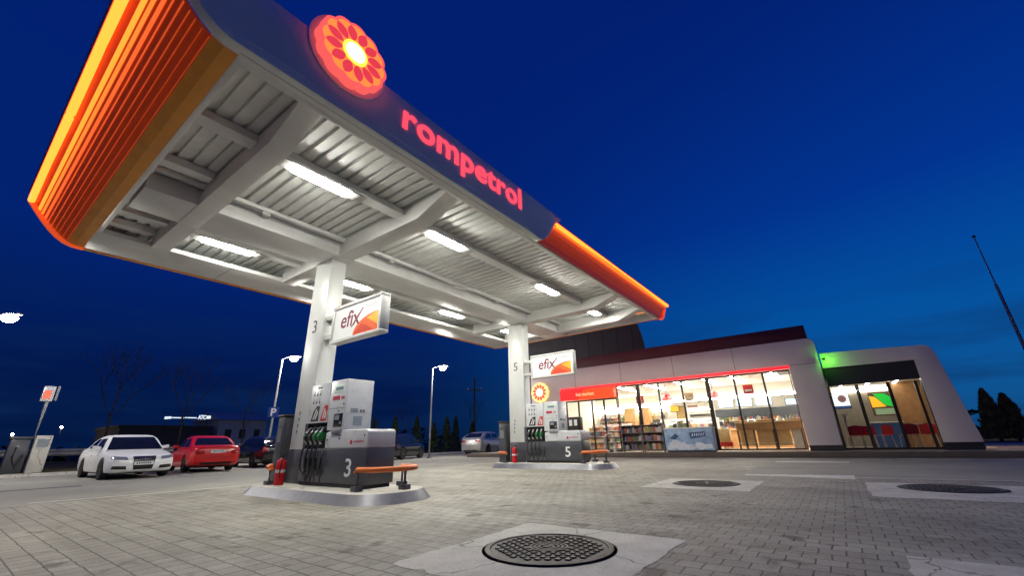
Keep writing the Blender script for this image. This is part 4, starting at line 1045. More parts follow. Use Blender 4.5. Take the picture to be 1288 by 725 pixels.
# ------------------------------------------------------------------ goods in front of the shop
def rack(y0, y1, label, mt, gl, group):
    x, d, z1 = 22.05, .42, 1.52
    o = thing('display_rack', label, 'rack', (x + .2, (y0 + y1) / 2, PZ), 'display racks in front of the shop')
    MB().box(x + d - .02, x + d, y0, y1, PZ + .1, z1).build('back', M[mt], o)
    for y in (y0, y1 - .03): MB().box(x, x + d - .02, y, y + .03, PZ + .06, z1).build('side', M['rack_grey'], o)
    for z in (PZ + .12, PZ + .53, PZ + .93): MB().box(x, x + d - .02, y0 + .03, y1 - .03, z, z + .03).build('board', M['rack_grey'], o)
    MB().box(x - .02, x + d, y0 - .01, y1 + .01, z1, z1 + .03).build('top', M['rack_grey'], o)
    for y in (y0 + .05, y1 - .05): MB().tube([(x + .1, y, PZ + .005), (x + .1, y, PZ + .07)], .03, 8).build('foot', M['black'], o)
    for z in (PZ + .15, PZ + .56, PZ + .96): goods(x + .14, y0 + .06, y1 - .06, z, .3, group, gl, .16, (.13, .17), 'bottle' if mt == 'rack_grey' else 'pack')
rack(8.22, 9.3, 'grey display rack of bottles in front of the shop', 'rack_grey', 'bottle standing in the grey rack outside the shop', 'bottles in the outdoor rack')
rack(7.12, 8.2, 'reddish display rack of packs beside the ice freezer', 'rack_red', 'pack standing in the reddish rack outside the shop', 'packs in the outdoor rack')
fz = thing('ice_freezer', 'pale blue chest freezer with an ice picture in front of the window', 'freezer', (22.25, 5.9, PZ))
MB().box(21.95, 22.5, 4.78, 7.04, PZ + .08, 1.28).build('body', M['ice_blue'], fz, bevel=.03, seg=3)
MB().box(21.92, 22.52, 4.76, 7.06, 1.28, 1.34).build('lid', M['ice_white'], fz, bevel=.015)
MB().box(22.0, 22.46, 4.85, 6.98, PZ + .003, PZ + .08).build('base', M['plinth'], fz)
im = MB()
for (y, z, r_) in ((6.55, .62, .3), (6.3, .5, .34), (5.9, .45, .28), (5.4, .5, .3), (5.05, .48, .22), (6.75, .42, .24)):
    k = 11; im.prism([(y + r_ * random.uniform(.7, 1.1) * math.cos(2 * PI * j / k), max(.33, z + r_ * .6 * random.uniform(.7, 1.1) * math.sin(2 * PI * j / k))) for j in range(k)], 'x', 21.944 - random.uniform(0, .003), 21.9475)
im.build('ice_picture', M['ice_white'], fz)
MB().prism([(6.8, .85), (6.5, .8), (6.35, .95), (6.5, 1.08), (6.62, .98)], 'x', 21.941, 21.9435).prism([(5.85, 1.1), (5.12, 1.14), (5.1, .92), (5.8, .82)], 'x', 21.941, 21.9435).build('dark_mark', M['ice_dark'], fz)
mb = MB()
for q in range(6): mb.prism([(5.74 - q * .1, .93 + .02 * (q % 2)), (5.69 - q * .1, .93 + .01 * q), (5.66 - q * .1, 1.04 + .01 * q), (5.7 - q * .1, 1.06)], 'x', 21.937, 21.9405)
mb.build('lettering', M['ice_white'], fz)
o = thing('hoop_bollard', 'metal hoop bollard on the kerb beside the shop doors', 'bollard', (21.95, 9.95, PZ))
MB().tube([(21.95, 9.72, PZ), (21.95, 9.72, .9), (21.95, 9.78, 1.08), (21.95, 9.9, 1.16), (21.95, 10.02, 1.16), (21.95, 10.14, 1.08), (21.95, 10.2, .9), (21.95, 10.2, PZ)], .06, 10).build('hoop', M['steel'], o, smooth=True)
for y in (9.72, 10.2): MB().lathe([(.1, PZ), (.1, PZ + .02), (.06, PZ + .02)], (21.95, y, 0), 16).build('flange', M['steel'], o)

# ------------------------------------------------------------------ cars
def smooth_interp(ts, vs, t):
    for i in range(len(ts) - 1):
        if t <= ts[i + 1]:
            a = (t - ts[i]) / (ts[i + 1] - ts[i]); a = max(0, min(1, a))
            m0 = (vs[i + 1] - vs[max(i - 1, 0)]) / max(1e-6, ts[i + 1] - ts[max(i - 1, 0)]); m1 = (vs[min(i + 2, len(vs) - 1)] - vs[i]) / max(1e-6, ts[min(i + 2, len(ts) - 1)] - ts[i])
            h = ts[i + 1] - ts[i]
            return (2 * a ** 3 - 3 * a * a + 1) * vs[i] + (a ** 3 - 2 * a * a + a) * h * m0 + (-2 * a ** 3 + 3 * a * a) * vs[i + 1] + (a ** 3 - a * a) * h * m1
    return vs[-1]
def make_car(name, label, paint, Lc, Wc, H, style):
    """front towards -Y, centre at the origin"""
    o = thing(name, label, 'car', (0, 0, 0), 'cars parked at the station')
    T = [0, .012, .04, .1, .2, .29, .4, .55, .7, .8, .88, .955, .988, 1]
    HW = [.66, .82, .92, .975, 1, 1, 1, 1, 1, 1, .985, .945, .87, .74]
    k = H / 1.46
    ZB_ = [.34, .25, .21, .2, .19, .19, .19, .19, .19, .19, .21, .25, .3, .38]
    if style == 'sedan':
        ZT = [.60, .67, .735, .80, .875, .925, .95, .965, .985, 1.0, 1.03, 1.02, .98, .88]; CT = [.275, .345, .41, .48, .56, .64, .71, .78, .85]; CZ = [.93, 1.18, 1.38, 1.455, 1.46, 1.435, 1.36, 1.19, 1.0]
    elif style == 'suv':
        ZT = [.68, .76, .83, .90, .96, 1.0, 1.02, 1.03, 1.04, 1.06, 1.08, 1.06, 1.0, .9]; CT = [.26, .33, .39, .47, .58, .7, .8, .88, .955]; CZ = [1.0, 1.22, 1.39, 1.455, 1.46, 1.44, 1.36, 1.22, 1.05]
    else:
        ZT = [.62, .7, .77, .84, .92, .96, .98, .99, 1.0, 1.01, 1.02, 1.02, .98, .88]; CT = [.25, .32, .38, .46, .6, .75, .85, .93, .985]; CZ = [.95, 1.2, 1.39, 1.455, 1.46, 1.43, 1.36, 1.2, 1.0]
    rows = []; nst = 46
    for i in range(nst + 1):
        tt = .5 - .5 * math.cos(PI * i / nst)
        tt = .5 * tt + .5 * i / nst
        w = smooth_interp(T, HW, tt) * Wc / 2; zt = smooth_interp(T, ZT, tt) * k; zb = smooth_interp(T, ZB_, tt); y = (tt - .5) * Lc
        hh = zt - zb
        half = [(0, zb), (w * .8, zb), (w * .95, zb + .05 * hh), (w * .985, zb + .2 * hh), (w, zb + .45 * hh), (w * .995, zb + .64 * hh), (w * .965, zb + .82 * hh), (w * .92, zb + .93 * hh), (w * .82, zb + .985 * hh), (w * .5, zt + .012), (0, zt + .02)]
        rows.append([(-a, y, z) for a, z in half[::-1]] + [(a, y, z) for a, z in half[1:]])
    mb = MB().grid(rows)
    nk = len(rows[0])
    mb.f.append(tuple(range(nk - 1))[::-1]); mb.m.append(0)
    mb.f.append(tuple(range(nst * nk, nst * nk + nk - 1))); mb.m.append(0)
    body = mb.build('body', paint, o, smooth=True)
    wb = .565 * Lc; ya = -.5 * Lc + .185 * Lc; axles = (ya, ya + wb); wr = .325 * k
    cut = MB()
    for y in axles:
        for s in (-1, 1): cut.lathe([(wr + .055, s * (Wc / 2 + .2)), (wr + .055, s * (Wc / 2 - .27))], (0, y, wr), 28, 0, 'x')
    co_ = cut.build('cutter', paint)
    md = body.modifiers.new('b', 'BOOLEAN'); md.object = co_; md.operation = 'DIFFERENCE'; md.solver = 'EXACT'
    bpy.context.view_layer.update()
    dg = bpy.context.evaluated_depsgraph_get()
    me = bpy.data.meshes.new_from_object(body.evaluated_get(dg))
    body.modifiers.clear(); old = body.data; body.data = me; bpy.data.meshes.remove(old)
    bpy.data.objects.remove(co_)
    # cabin
    rows = []; nst2 = 30
    def belt(tt): return smooth_interp(T, ZT, tt) * k - .01
    for i in range(nst2 + 1):
        tt = CT[0] + (CT[-1] - CT[0]) * i / nst2
        zt = smooth_interp(CT, CZ, tt) * k; zb = belt(tt) - .03; y = (tt - .5) * Lc
        zt = max(zt, zb + .02)
        def wz(z):
            fr = max(0, min(1, (z - zb) / (H - zb))); return Wc / 2 * (.93 - .235 * fr ** 1.15) * (1 - .06 * max(0, (CT[0] + .12 - tt) / .12) - .05 * max(0, (tt - CT[-1] + .12) / .12))
        hh = zt - zb
        half = [(wz(zb), zb), (wz(zb + .35 * hh), zb + .35 * hh), (wz(zb + .7 * hh), zb + .7 * hh), (wz(zb + .9 * hh) * .985, zb + .9 * hh), (wz(zt) * .93, zt - .015), (wz(zt) * .7, zt), (0, zt + .006)]
        rows.append([(-a, y, z) for a, z in half] + [(a, y, z) for a, z in half[::-1][1:]])
    cabin = MB().grid(rows).build('cabin', paint, o, smooth=True)
    def bvh_of(ob):
        return BVHTree.FromPolygons([v.co for v in ob.data.vertices], [tuple(p.vertices) for p in ob.data.polygons])
    BB, BC_ = bvh_of(body), bvh_of(cabin)
    def patch(bv, corners, d, name_, mt, par, nu=8, nv=4, off=.006):
        a, b, c, e_ = [Vector(q) for q in corners]; d = Vector(d).normalized(); rows_ = []
        for i in range(nu + 1):
            row = []
            for j in range(nv + 1):
                p = a.lerp(b, i / nu).lerp(e_.lerp(c, i / nu), j / nv)
                h = bv.ray_cast(p - d * 3, d)
                q = h[0] if h[0] else p
                row.append(q - d * off + (h[1] * .0 if h[0] else Vector((0, 0, 0))))
            rows_.append(row)
        return MB().grid(rows_).build(name_, mt, par, smooth=True)
    F = -.5 * Lc; Rr = .5 * Lc
    hwz = Wc / 2
    # glass
    t0 = CT[0]; tF = CT[2]; tR = CT[-3]
    zb0 = belt(CT[0]) + .03; zr = H - .085 * k
    patch(BC_, [(-hwz * .84, 0, zb0), (hwz * .84, 0, zb0), (hwz * .64, 0, zr), (-hwz * .64, 0, zr)], (0, 1, 0), 'windscreen', M['car_glass'], cabin, 10, 8, .008)
    zb1 = belt(CT[-1]) + .05
    patch(BC_, [(-hwz * .78, 0, zb1), (hwz * .78, 0, zb1), (hwz * .62, 0, zr - .02), (-hwz * .62, 0, zr - .02)], (0, -1, 0), 'rear_window', M['car_glass'], cabin, 10, 8, .008)
    yv = lambda tt: (tt - .5) * Lc
    for s in (-1, 1):
        d = (-s, 0, 0); zbl = belt(.5) + .035; zu = H - .13 * k
        tm = (CT[2] + CT[-3]) / 2 + .0
        patch(BC_, [(0, yv(CT[0] + .075), zbl), (0, yv(tm - .012), zbl), (0, yv(tm - .012), zu), (0, yv(CT[2] + .01), zu)], d, 'side_window', M['car_glass'], cabin, 8, 4, .008)
        patch(BC_, [(0, yv(tm + .012), zbl + .005), (0, yv(CT[-2] - .02), zbl + .02), (0, yv(CT[-4] + .03), zu), (0, yv(tm + .012), zu)], d, 'side_window', M['car_glass'], cabin, 8, 4, .008)
        for tt in (CT[0] + .05, tm, CT[-3] + .005):
            patch(BB, [(0, yv(tt), .32), (0, yv(tt) + .012, .32), (0, yv(tt) + .012, belt(tt) - .05), (0, yv(tt), belt(tt) - .05)], d, 'door_gap', M['seam'], body, 1, 8, .003)
        for tt in (tm - .05, CT[-3] - .03):
            MB().tube([(s * (hwz + .004), yv(tt), .78 * k), (s * (hwz + .02), yv(tt) + .05, .785 * k), (s * (hwz + .004), yv(tt) + .17, .79 * k)], .014, 6).build('door_handle', paint, body, smooth=True)
        mr_ = MB().hexa([(s * (hwz * .86), yv(CT[0] + .1), belt(.35) + .02), (s * (hwz + .15), yv(CT[0] + .1) - .02, belt(.35) + .03), (s * (hwz + .15), yv(CT[0] + .1) + .08, belt(.35) + .03), (s * (hwz * .86), yv(CT[0] + .1) + .06, belt(.35) + .02)],
                        [(s * (hwz * .93), yv(CT[0] + .1), belt(.35) + .13), (s * (hwz + .16), yv(CT[0] + .1) - .02, belt(.35) + .16), (s * (hwz + .16), yv(CT[0] + .1) + .08, belt(.35) + .16), (s * (hwz * .93), yv(CT[0] + .1) + .06, belt(.35) + .13)])
        mr_.build('wing_mirror', paint, o, bevel=.02, seg=3)
    # front
    for s in (-1, 1):
        patch(BB, [(s * hwz * .46, 0, .60 * k), (s * hwz * .9, 0, .64 * k), (s * hwz * .88, 0, .735 * k), (s * hwz * .5, 0, .70 * k)], (0, 1, 0), 'headlight', M['head_lens'], o, 8, 4, .01)
        patch(BB, [(s * hwz * .46, 0, .31), (s * hwz * .86, 0, .33), (s * hwz * .84, 0, .43 * k), (s * hwz * .48, 0, .41 * k)], (0, 1, 0), 'fog_grille', M['grille'], o, 6, 3, .008)
    g = patch(BB, [(-hwz * .27, 0, .30), (hwz * .27, 0, .30), (hwz * .33, 0, .70 * k), (-hwz * .33, 0, .70 * k)], (0, 1, 0), 'grille', M['grille'], o, 8, 8, .012)
    patch(BB, [(-hwz * .34, 0, .70 * k), (hwz * .34, 0, .70 * k), (hwz * .34, 0, .715 * k), (-hwz * .34, 0, .715 * k)], (0, 1, 0), 'grille_trim', M['chrome'], g, 8, 1, .014)
    def front_y(x, z, d=1):
        h = BB.ray_cast(Vector((x, -5 * d, z)), Vector((0, d, 0))); return h[0].y if h[0] else F * d
    fy = front_y(0, .48 * k) - .03
    pl = MB().box(-.26, .26, fy, fy + .012, .44 * k, .44 * k + .11).build('number_plate', M['plate'], o)
    mb = MB()
    for q in range(7): mb.box(-.2 + q * .058, -.165 + q * .058, fy - .003, fy - .0005, .44 * k + .03, .44 * k + .085)
    mb.build('lettering', M['grey_text'], pl)
    # rear
    for s in (-1, 1):
        if style == 'sedan': q = [(s * hwz * .52, 0, .70 * k), (s * hwz * .93, 0, .70 * k), (s * hwz * .9, 0, .86 * k), (s * hwz * .52, 0, .84 * k)]
        elif style == 'suv': q = [(s * hwz * .42, 0, .82 * k), (s * hwz * .95, 0, .8 * k), (s * hwz * .92, 0, .92 * k), (s * hwz * .42, 0, .9 * k)]
        else: q = [(s * hwz * .68, 0, .72 * k), (s * hwz * .95, 0, .72 * k), (s * hwz * .88, 0, .94 * k), (s * hwz * .7, 0, .93 * k)]
        patch(BB, q, (0, -1, 0), 'tail_light', M['tail_lens'], o, 6, 4, .01)
    ry = -front_y(0, .72 * k, -1) * -1 + .02
    zpl = (.74 if style == 'sedan' else .62) * k
    pl = MB().box(-.26, .26, ry - .012, ry, zpl, zpl + .11).build('number_plate', M['plate'], o)
    mb = MB()
    for q in range(7): mb.box(-.2 + q * .058, -.165 + q * .058, ry + .0005, ry + .003, zpl + .03, zpl + .085)
    mb.build('lettering', M['grey_text'], pl)
    patch(BB, [(-hwz * .6, 0, .30), (hwz * .6, 0, .30), (hwz * .62, 0, .38), (-hwz * .62, 0, .38)], (0, -1, 0), 'rear_diffuser', M['grille'], o, 8, 2, .008)
    patch(BB, [(-hwz * .82, 0, .565 * k), (hwz * .82, 0, .565 * k), (hwz * .82, 0, .575 * k), (-hwz * .82, 0, .575 * k)], (0, -1, 0), 'bumper_gap', M['seam'], o, 12, 1, .004)
    # underside and wheels
    MB().box(-hwz * .8, hwz * .8, F + .5, Rr - .5, .17, .3).build('underbody', M['seam'], o)
    for y in axles:
        for s in (-1, 1):
            cx = s * (Wc / 2 - .115)
            w = MB().lathe([(wr * .62, -.1), (wr * .95, -.105), (wr, -.07), (wr, .07), (wr * .95, .105), (wr * .62, .1)], (cx, y, wr), 28, 0, 'x').build('wheel', M['tyre'], o, smooth=True)
            rb = MB(); xo = cx + s * .075
            rb.lathe([(wr * .64, 0), (wr * .64, s * .022), (wr * .56, s * .022), (wr * .54, -s * .02)], (xo, y, wr), 28, 0, 'x')
            for q in range(5):
                a = q * 2 * PI / 5
                rb.hexa([(xo, y + math.cos(a + da) * r_, wr + math.sin(a + da) * r_) for da, r_ in ((-.3, .05), (.3, .05), (.13, wr * .6), (-.13, wr * .6))],
                        [(xo + s * .015, y + math.cos(a + da) * r_, wr + math.sin(a + da) * r_) for da, r_ in ((-.3, .05), (.3, .05), (.13, wr * .6), (-.13, wr * .6))])
            rb.lathe([(.06, 0), (.05, s * .025)], (xo, y, wr), 14, 0, 'x')
            rb.build('rim', M['rim'], w)
    return o, front_y
c, fyf = make_car('parked_car', 'white saloon car parked nose first towards the forecourt', M['car_white'], 4.9, 1.86, 1.47, 'sedan')
rings = MB()
yq = fyf(0, .62) - .03
for i in range(4):
    x = -.105 + i * .07
    rings.tube([(x + .048 * math.cos(a), yq, .625 + .048 * math.sin(a)) for a in [j * 2 * PI / 20 for j in range(21)]], .008, 6, cap=False)
rings.build('ring_emblem', M['chrome'], c)
c.location = (5.02, 23.05, 0); c.scale = (1.07, 1.07, 1.05)
c, _ = make_car('parked_car', 'red saloon car seen from behind next to the white car', M['car_red'], 4.65, 1.78, 1.43, 'sedan')
c.location = (8.1, 24.3, 0); c.scale = (1.06, 1.06, 1.06); c.rotation_euler[2] = PI + PI - math.radians(3)
# the red car shows its tail: nose points away from the camera
c.rotation_euler[2] = PI - math.radians(6)
c, _ = make_car('parked_car', 'black car lost in the dark right of the red car', M['car_black'], 4.6, 1.8, 1.5, 'hatch')
c.location = (11.1, 25.0, 0); c.rotation_euler[2] = PI - math.radians(4)
c, _ = make_car('parked_car', 'black hatchback with red tail light peeping out behind pump 3', M['car_black'], 4.3, 1.8, 1.55, 'hatch')
c.location = (18.9, 23.4, 0); c.rotation_euler[2] = math.radians(90 + 22)
c, _ = make_car('parked_car', 'silver grey crossover parked in front of the conical trees', M['car_silver'], 4.6, 1.85, 1.66, 'suv')
c.location = (26.6, 22.6, 0); c.rotation_euler[2] = math.radians(90 + 12)

# ------------------------------------------------------------------ street lamps, signs, barrier
def street_lamp(x, y, h, dx, dy, label):
    o = thing('street_lamp', label, 'street lamp', (x, y, 0), 'street lamps at the car park')
    MB().tube([(x, y, 0), (x, y, 1.2), (x, y, h)], [.075, .065, .045], 10).build('pole', M['galv'], o, smooth=True)
    MB().box(x - .14, x + .14, y - .14, y + .14, 0, .05).build('base_plate', M['galv'], o)
    MB().tube([(x, y, h - .02), (x + dx * .25, y + dy * .25, h + .1), (x + dx * .5, y + dy * .5, h + .12)], .035, 8).build('arm', M['galv'], o, smooth=True)
    hx, hy = x + dx * .72, y + dy * .72
    hd = MB().hexa([(hx - .32 * dx - .14 * dy, hy - .32 * dy + .14 * dx, h + .08), (hx + .36 * dx - .14 * dy, hy + .36 * dy + .14 * dx, h + .12), (hx + .36 * dx + .14 * dy, hy + .36 * dy - .14 * dx, h + .12), (hx - .32 * dx + .14 * dy, hy - .32 * dy - .14 * dx, h + .08)],
                   [(hx - .32 * dx - .09 * dy, hy - .32 * dy + .09 * dx, h + .18), (hx + .36 * dx - .09 * dy, hy + .36 * dy + .09 * dx, h + .2), (hx + .36 * dx + .09 * dy, hy + .36 * dy - .09 * dx, h + .2), (hx - .32 * dx + .09 * dy, hy - .32 * dy - .09 * dx, h + .18)]).build('lamp_head', M['housing'], o, bevel=.02)
    MB().lathe([(.0, -.24), (.12, -.22), (.2, -.14), (.225, -.04), (.2, 0)], (hx, hy, h + .085), 16).build('bulb', M['lamp_head'], hd, smooth=True)
    return o
street_lamp(.35, 24.7, 5.75, .55, -.83, 'glaring street lamp cut by the left edge of the picture')
street_lamp(11.5, 25.45, 5.8, .55, -.83, 'street lamp carrying the blue parking sign')
street_lamp(19.95, 21.7, 5.8, .5, -.86, 'street lamp right of pump 3 in front of the conical trees')
ps = thing('parking_sign', 'blue square parking sign with white P on the lamp pole', 'sign', (11.45, 25.35, 2.5))
R45 = Vector((.8, -.6, 0)); Nn = Vector((-.6, -.8, 0))
O = Vector((11.46, 25.33, 0))
q = lambda a, z, d: tuple(O + R45 * a + Nn * d + Vector((0, 0, z)))
MB().hexa([q(-.27, 2.5, .07), q(.27, 2.5, .07), q(.27, 3.05, .07), q(-.27, 3.05, .07)], [q(-.27, 2.5, .09), q(.27, 2.5, .09), q(.27, 3.05, .09), q(-.27, 3.05, .09)]).build('plate', M['sign_blue'], ps)
text_mb(MB(), 'P', q(-.13, 2.57, .092), tuple(R45), UP, height=.42, width=.27, extrude=.003, bold=.03).build('lettering', M['white_text'], ps)

o = thing('air_station', 'pale grey air service cabinet at the far left kerb', 'air station', (3.35, 29.5, 0))
MB().box(3.08, 3.62, 29.4, 29.75, .05, 1.7).build('cabinet', M['concrete'], o, bevel=.03)
MB().box(3.16, 3.54, 29.39, 29.399, 1.2, 1.55).build('panel', M['lcd_grey'], o); MB().box(3.05, 3.65, 29.37, 29.78, 0, .05).build('foot', M['concrete'], o)
o = thing('totem_sign', 'slim pole with a small lit square sign above the air cabinet', 'sign', (3.08, 30, 0))
MB().tube([(3.08, 30.0, 0), (3.08, 30.0, 3.3)], .075, 8).build('pole', M['pole_grey'], o)
MB().box(2.82, 3.22, 29.85, 30.15, 3.25, 3.95).build('box', M['pump_white'], o, bevel=.02); MB().box(2.86, 3.12, 29.843, 29.849, 3.35, 3.75).build('picture', M['totem_lit'], o); MB().box(3.28, 3.36, 29.9, 30.1, 3.3, 3.98).build('side_plate', M['pole_grey'], o)
o = thing('vacuum_machine', 'dark vacuum cabinet left of the air station', 'vacuum', (2.7, 29.8, 0))
MB().box(2.35, 2.98, 29.6, 30.2, .02, 1.55).build('cabinet', M['pump_dark'], o, bevel=.04); MB().box(2.3, 3.03, 29.55, 30.25, 1.55, 1.66).build('hood', M['pump_dark'], o, bevel=.03); MB().tube([(2.6, 29.58, 1.2), (2.55, 29.5, .8), (2.7, 29.5, .4), (2.85, 29.55, .9)], .03, 8).build('hose', M['rubber'], o, smooth=True)
o = thing('traffic_barrier', 'galvanised traffic barrier along the left edge of the car park', 'barrier', (2, 33.5, 0))
MB().prism([(33.4, .78), (33.34, .86), (33.4, .94), (33.34, 1.04), (33.4, 1.12), (33.43, 1.12), (33.43, .78)], 'x', -8, 9.5).build('beam', M['galv'], o)
for x in range(-8, 10, 2): MB().box(x, x + .1, 33.44, 33.55, 0, 1.05).build('post', M['galv'], o)
# kerb and verge behind the parked cars
struct(MB().box(-30, 34, 28.2, 28.35, 0, .13).build('kerb', M['concrete']))
struct(MB().box(-30, 60, 28.35, 60, 0, .12).build('grass_verge', M['grass']))
struct(MB().box(34.05, 60, -40, 28.3, 0, .2).build('grass_verge', M['grass']))
# small island round the air station
struct(MB().box(-2, 4.3, 28.0, 31, 0, .045).build('concrete_strip', M['concrete']))

o = thing('tall_mast', 'thin dark mast with a ball tip at the right edge of the sky', 'mast', (38.7, -10.1, 0))
MB().tube([(38.7, -10.1, .2), (38.7, -10.1, 5.5), (38.7, -10.1, 9.6)], [.1, .09, .08], 10).build('pole', M['pole_grey'], o, smooth=True)
MB().tube([(38.7, -10.1, 9.6), (38.7, -10.1, 13.0)], [.04, .03], 8).build('top_pole', M['pole_grey'], o, smooth=True); MB().lathe([(0, -.12), (.12, 0), (0, .12)], (38.7, -10.1, 13.05), 12).build('tip', M['black'], o, smooth=True)
o = thing('utility_pole', 'dark utility pole with a cross arm behind the silver crossover', 'utility pole', (33.6, 30, 0))
MB().tube([(33.6, 30, .1), (33.6, 30, 7.3)], [.16, .1], 8).build('pole', M['bark'], o); MB().hexa([(33.0, 30.5, 6.0), (34.2, 29.5, 6.0), (34.25, 29.56, 6.0), (33.05, 30.56, 6.0)], [(33.0, 30.5, 6.12), (34.2, 29.5, 6.12), (34.25, 29.56, 6.12), (33.05, 30.56, 6.12)]).build('cross_arm', M['bark'], o)
for k in (.05, .5, .95): MB().lathe([(.04, 0), (.05, .08), (.02, .16)], (33.03 + 1.18 * k, 30.5 - .98 * k, 6.12), 8).build('insulator', M['plate'], o)
hs = thing('house', 'faint blue grey house behind the trees', 'house', (24, 62, 0))
MB().box(21, 26.5, 60, 68, 0, 4.2).build('wall', M['house'], hs); MB().prism([(59.6, 4.2), (68.4, 4.2), (64, 5.3)], 'x', 20.7, 26.8).build('roof', M['house'], hs)
for x in (21.8, 23.4, 25.1): MB().box(x, x + .7, 59.95, 59.99, 2.0, 3.1).build('window', M['house_dark'], hs)
wh = thing('warehouse', 'low dark warehouse with a white lit roof sign', 'warehouse', (16, 60, 0))
MB().box(12, 20.2, 60, 70, 0, 3.2).build('wall', M['house_dark'], wh); MB().box(11.8, 20.4, 59.8, 70.2, 3.2, 3.5).build('roof', M['house_dark'], wh)
for xa, xb, za, zb in ((16.15, 17.25, 4.25, 4.36), (17.35, 18.45, 4.28, 4.39), (15.45, 15.75, 4.14, 4.4), (15.8, 16.05, 4.18, 4.42), (19.45, 19.85, 4.26, 4.6)):
    MB().box(xa, xb, 59.6, 59.72, za, zb).build('sign_bar', M['sign_lit'], wh)
text_mb(MB(), 'ATC', (18.55, 59.6, 4.18), (1, 0, 0), UP, width=.8, height=.48, extrude=.05, bold=.04).build('lettering', M['sign_lit'], wh)
for x in (15.6, 17.3, 19.6): MB().box(x, x + .06, 59.8, 59.86, 3.5, 4.3).build('sign_post', M['house_dark'], wh)
for (x, y, z, lab) in ((9.0, 70, 3.6, 'tiny far lamp glowing left of the white car'), (5.9, 75, 3.0, 'tiny far lamp glowing beside the air cabinet'), (44, -9.35, 2.6, 'tiny far lamp glowing left of the right conifers')):
    o = thing('distant_lamp', lab, 'lamp', (x, y, 0), 'far lamps on the horizon'); MB().tube([(x, y, 0), (x, y, z)], .05, 6).build('pole', M['pole_grey'], o); MB().lathe([(0, -.14), (.14, 0), (0, .14)], (x, y, z), 8).build('bulb', M['spot_lit'], o)

# ------------------------------------------------------------------ trees
def bare_tree(x, y, h, label, seed):
    rnd = random.Random(seed)
    o = thing('bare_tree', label, 'tree', (x, y, .1), 'bare trees behind the car park')
    MB().tube([(x, y, .1), (x + .05, y, h * .2), (x, y + .1, h * .36)], [h * .01, h * .008, h * .006], 6).build('trunk', M['bark'], o)
    mb = MB()
    def br(p, d, l, r_, n):
        q1 = p + d * l * .5 + Vector((rnd.uniform(-1, 1), rnd.uniform(-1, 1), rnd.uniform(-.3, .6))) * l * .06; q2 = p + d * l
        mb.tube([p, q1, q2], [r_, r_ * .8, r_ * .6], 5 if n > 2 else 3, cap=False)
        if n == 0: return
        for k in range(rnd.choice((2, 3, 3))):
            nd = (d + Vector((rnd.uniform(-1, 1), rnd.uniform(-1, 1), rnd.uniform(-.1, .8))) * .62).normalized()
            br(q2.lerp(p, rnd.uniform(0, .35)), nd, l * rnd.uniform(.6, .85), r_ * .6, n - 1)
    for k in range(4):
        a = k * PI / 2 + rnd.uniform(-.4, .4)
        br(Vector((x, y + .1, h * (.3 + .02 * k))), Vector((math.cos(a) * .45, math.sin(a) * .45, 1)).normalized(), h * .22, h * .004, 4)
    mb.build('crown', M['bark'], o)
bare_tree(7.5, 41, 9.5, 'faint bare tree above the white car', 1)
bare_tree(11.5, 40, 9.0, 'faint bare tree above the red car', 2)
bare_tree(15.5, 39, 7.5, 'faint bare tree right of the red car', 3)
bare_tree(29.5, 35.5, 6.0, 'faint bare tree behind the street lamp right of pump 3', 4)
bare_tree(37.5, 33.5, 6.5, 'faint bare tree near the utility pole', 5)
def thuja(x, y, h, w, label, seed, z0=.1, mt='leaf_dark', group='conical trees behind the cars', n=2600):
    rnd = random.Random(seed)
    o = thing('conifer_tree', label, 'tree', (x, y, z0), group)
    MB().tube([(x, y, z0), (x, y, z0 + h * .5)], [.09, .05], 7).build('trunk', M['bark'], o)
    mb = MB()
    lob = [rnd.uniform(.75, 1.15) for _ in range(40)]
    for i in range(n):
        s = rnd.random() ** .8; zz = z0 + .12 + s * (h - .12); a = rnd.uniform(0, 2 * PI)
        rr = w / 2 * (1 - s) ** .75 * lob[int(a / (2 * PI) * 8) * 5 + int(s * 4.99)] * math.sqrt(rnd.uniform(.35, 1.05))
        px, py = x + rr * math.cos(a), y + rr * math.sin(a)
        d = Vector((math.cos(a) * .6 + rnd.uniform(-.5, .5), math.sin(a) * .6 + rnd.uniform(-.5, .5), rnd.uniform(.2, 1.2))).normalized(); uu, vv = frame_of(d); ll = rnd.uniform(.09, .2); ww = ll * .32
        p = Vector((px, py, zz)); mb.poly([p - uu * ww, p + d * ll, p + uu * ww, p - d * ll * .3])
    mb.build('crown', [M[mt]], o)
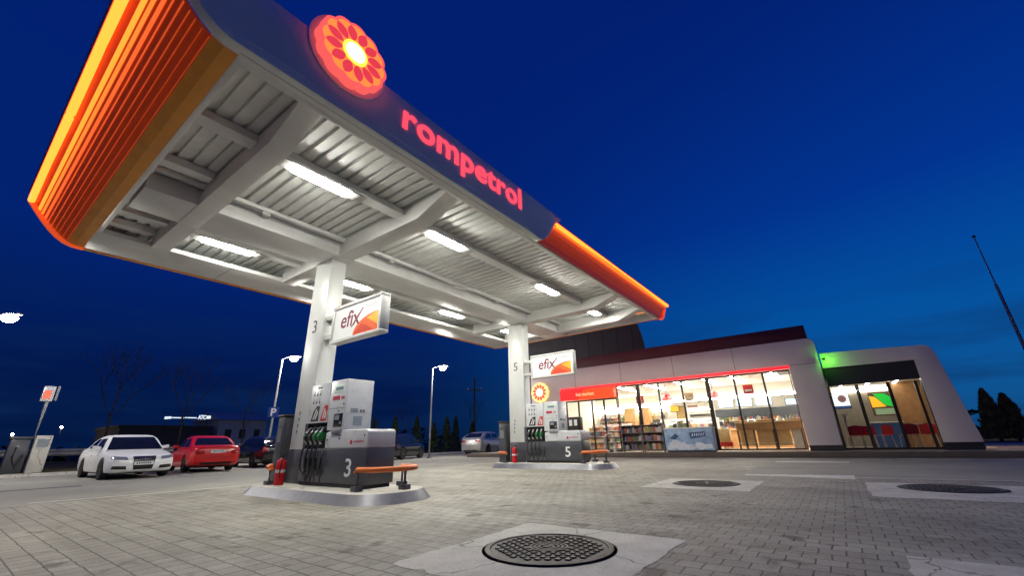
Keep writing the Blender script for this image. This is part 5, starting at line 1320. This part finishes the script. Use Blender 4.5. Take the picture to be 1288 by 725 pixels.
for i, (x, y, h, w) in enumerate(((21.2, 29.5, 2.7, 1.1), (23.0, 29.2, 2.9, 1.1), (25.8, 29.8, 3.0, 1.1), (27.3, 29.2, 2.5, 1.1), (28.6, 28.9, 3.0, 1.2), (30.3, 29.4, 3.2, 1.1), (32.2, 29.0, 2.6, 1.2))):
    thuja(x, y, h, w, ['slim dark conical tree at the left end of the row behind the cars', 'second conical tree of the row, left of the street lamp', 'conical tree just right of the lamp pole', 'short conical tree in the middle of the row', 'conical tree left of the silver crossover', 'tallest conical tree above the silver crossover', 'conical tree at the right end of the row above the crossover'][i], 20 + i, mt='leaf_dark', n=1500)
thuja(38.0, -7.45, 2.95, 1.6, 'dark conifer closest to the slanted cafe wall', 41, .2, 'leaf_mid', 'conifers right of the cafe', 4200)
thuja(38.5, -8.3, 2.65, 1.8, 'slightly lower dark conifer right beside the first one', 42, .2, 'leaf_mid', 'conifers right of the cafe', 4200)
# far woods on the horizon
def woods(name, pts, h, seed):
    rnd = random.Random(seed); mb = MB()
    for (xa, ya), (xb, yb) in zip(pts, pts[1:]):
        ln = math.hypot(xb - xa, yb - ya); k = int(ln * 9)
        for i in range(k):
            s = rnd.random(); x = xa + (xb - xa) * s + rnd.uniform(-2, 2); y = ya + (yb - ya) * s + rnd.uniform(-2, 2)
            hh = h * (.55 + .45 * math.sin(s * ln * .35 + seed) * math.sin(s * ln * .13)) ; z = rnd.random() ** .7 * max(.6, hh)
            d = Vector((rnd.uniform(-1, 1), rnd.uniform(-1, 1), rnd.uniform(-.2, 1))).normalized(); uu, vv = frame_of(d); r_ = rnd.uniform(.25, .6)
            p = Vector((x, y, z)); mb.poly([p - uu * r_, p + d * r_, p + uu * r_, p - d * r_])
    o = mb.build(name, M['leaf_dark']); tag(o, 'dark distant wood along the horizon', 'woods', kind='stuff'); return o
w1 = woods('far_woods', [(-20, 72), (8, 74), (30, 56), (46, 48), (60, 36)], 3.2, 3); w1['label'] = 'dark low wood along the horizon behind the parked cars'
w2 = woods('far_woods', [(70, 0), (74, -14), (72, -30), (60, -40)], 4.2, 5); w2['label'] = 'dark low wood along the horizon right of the cafe'
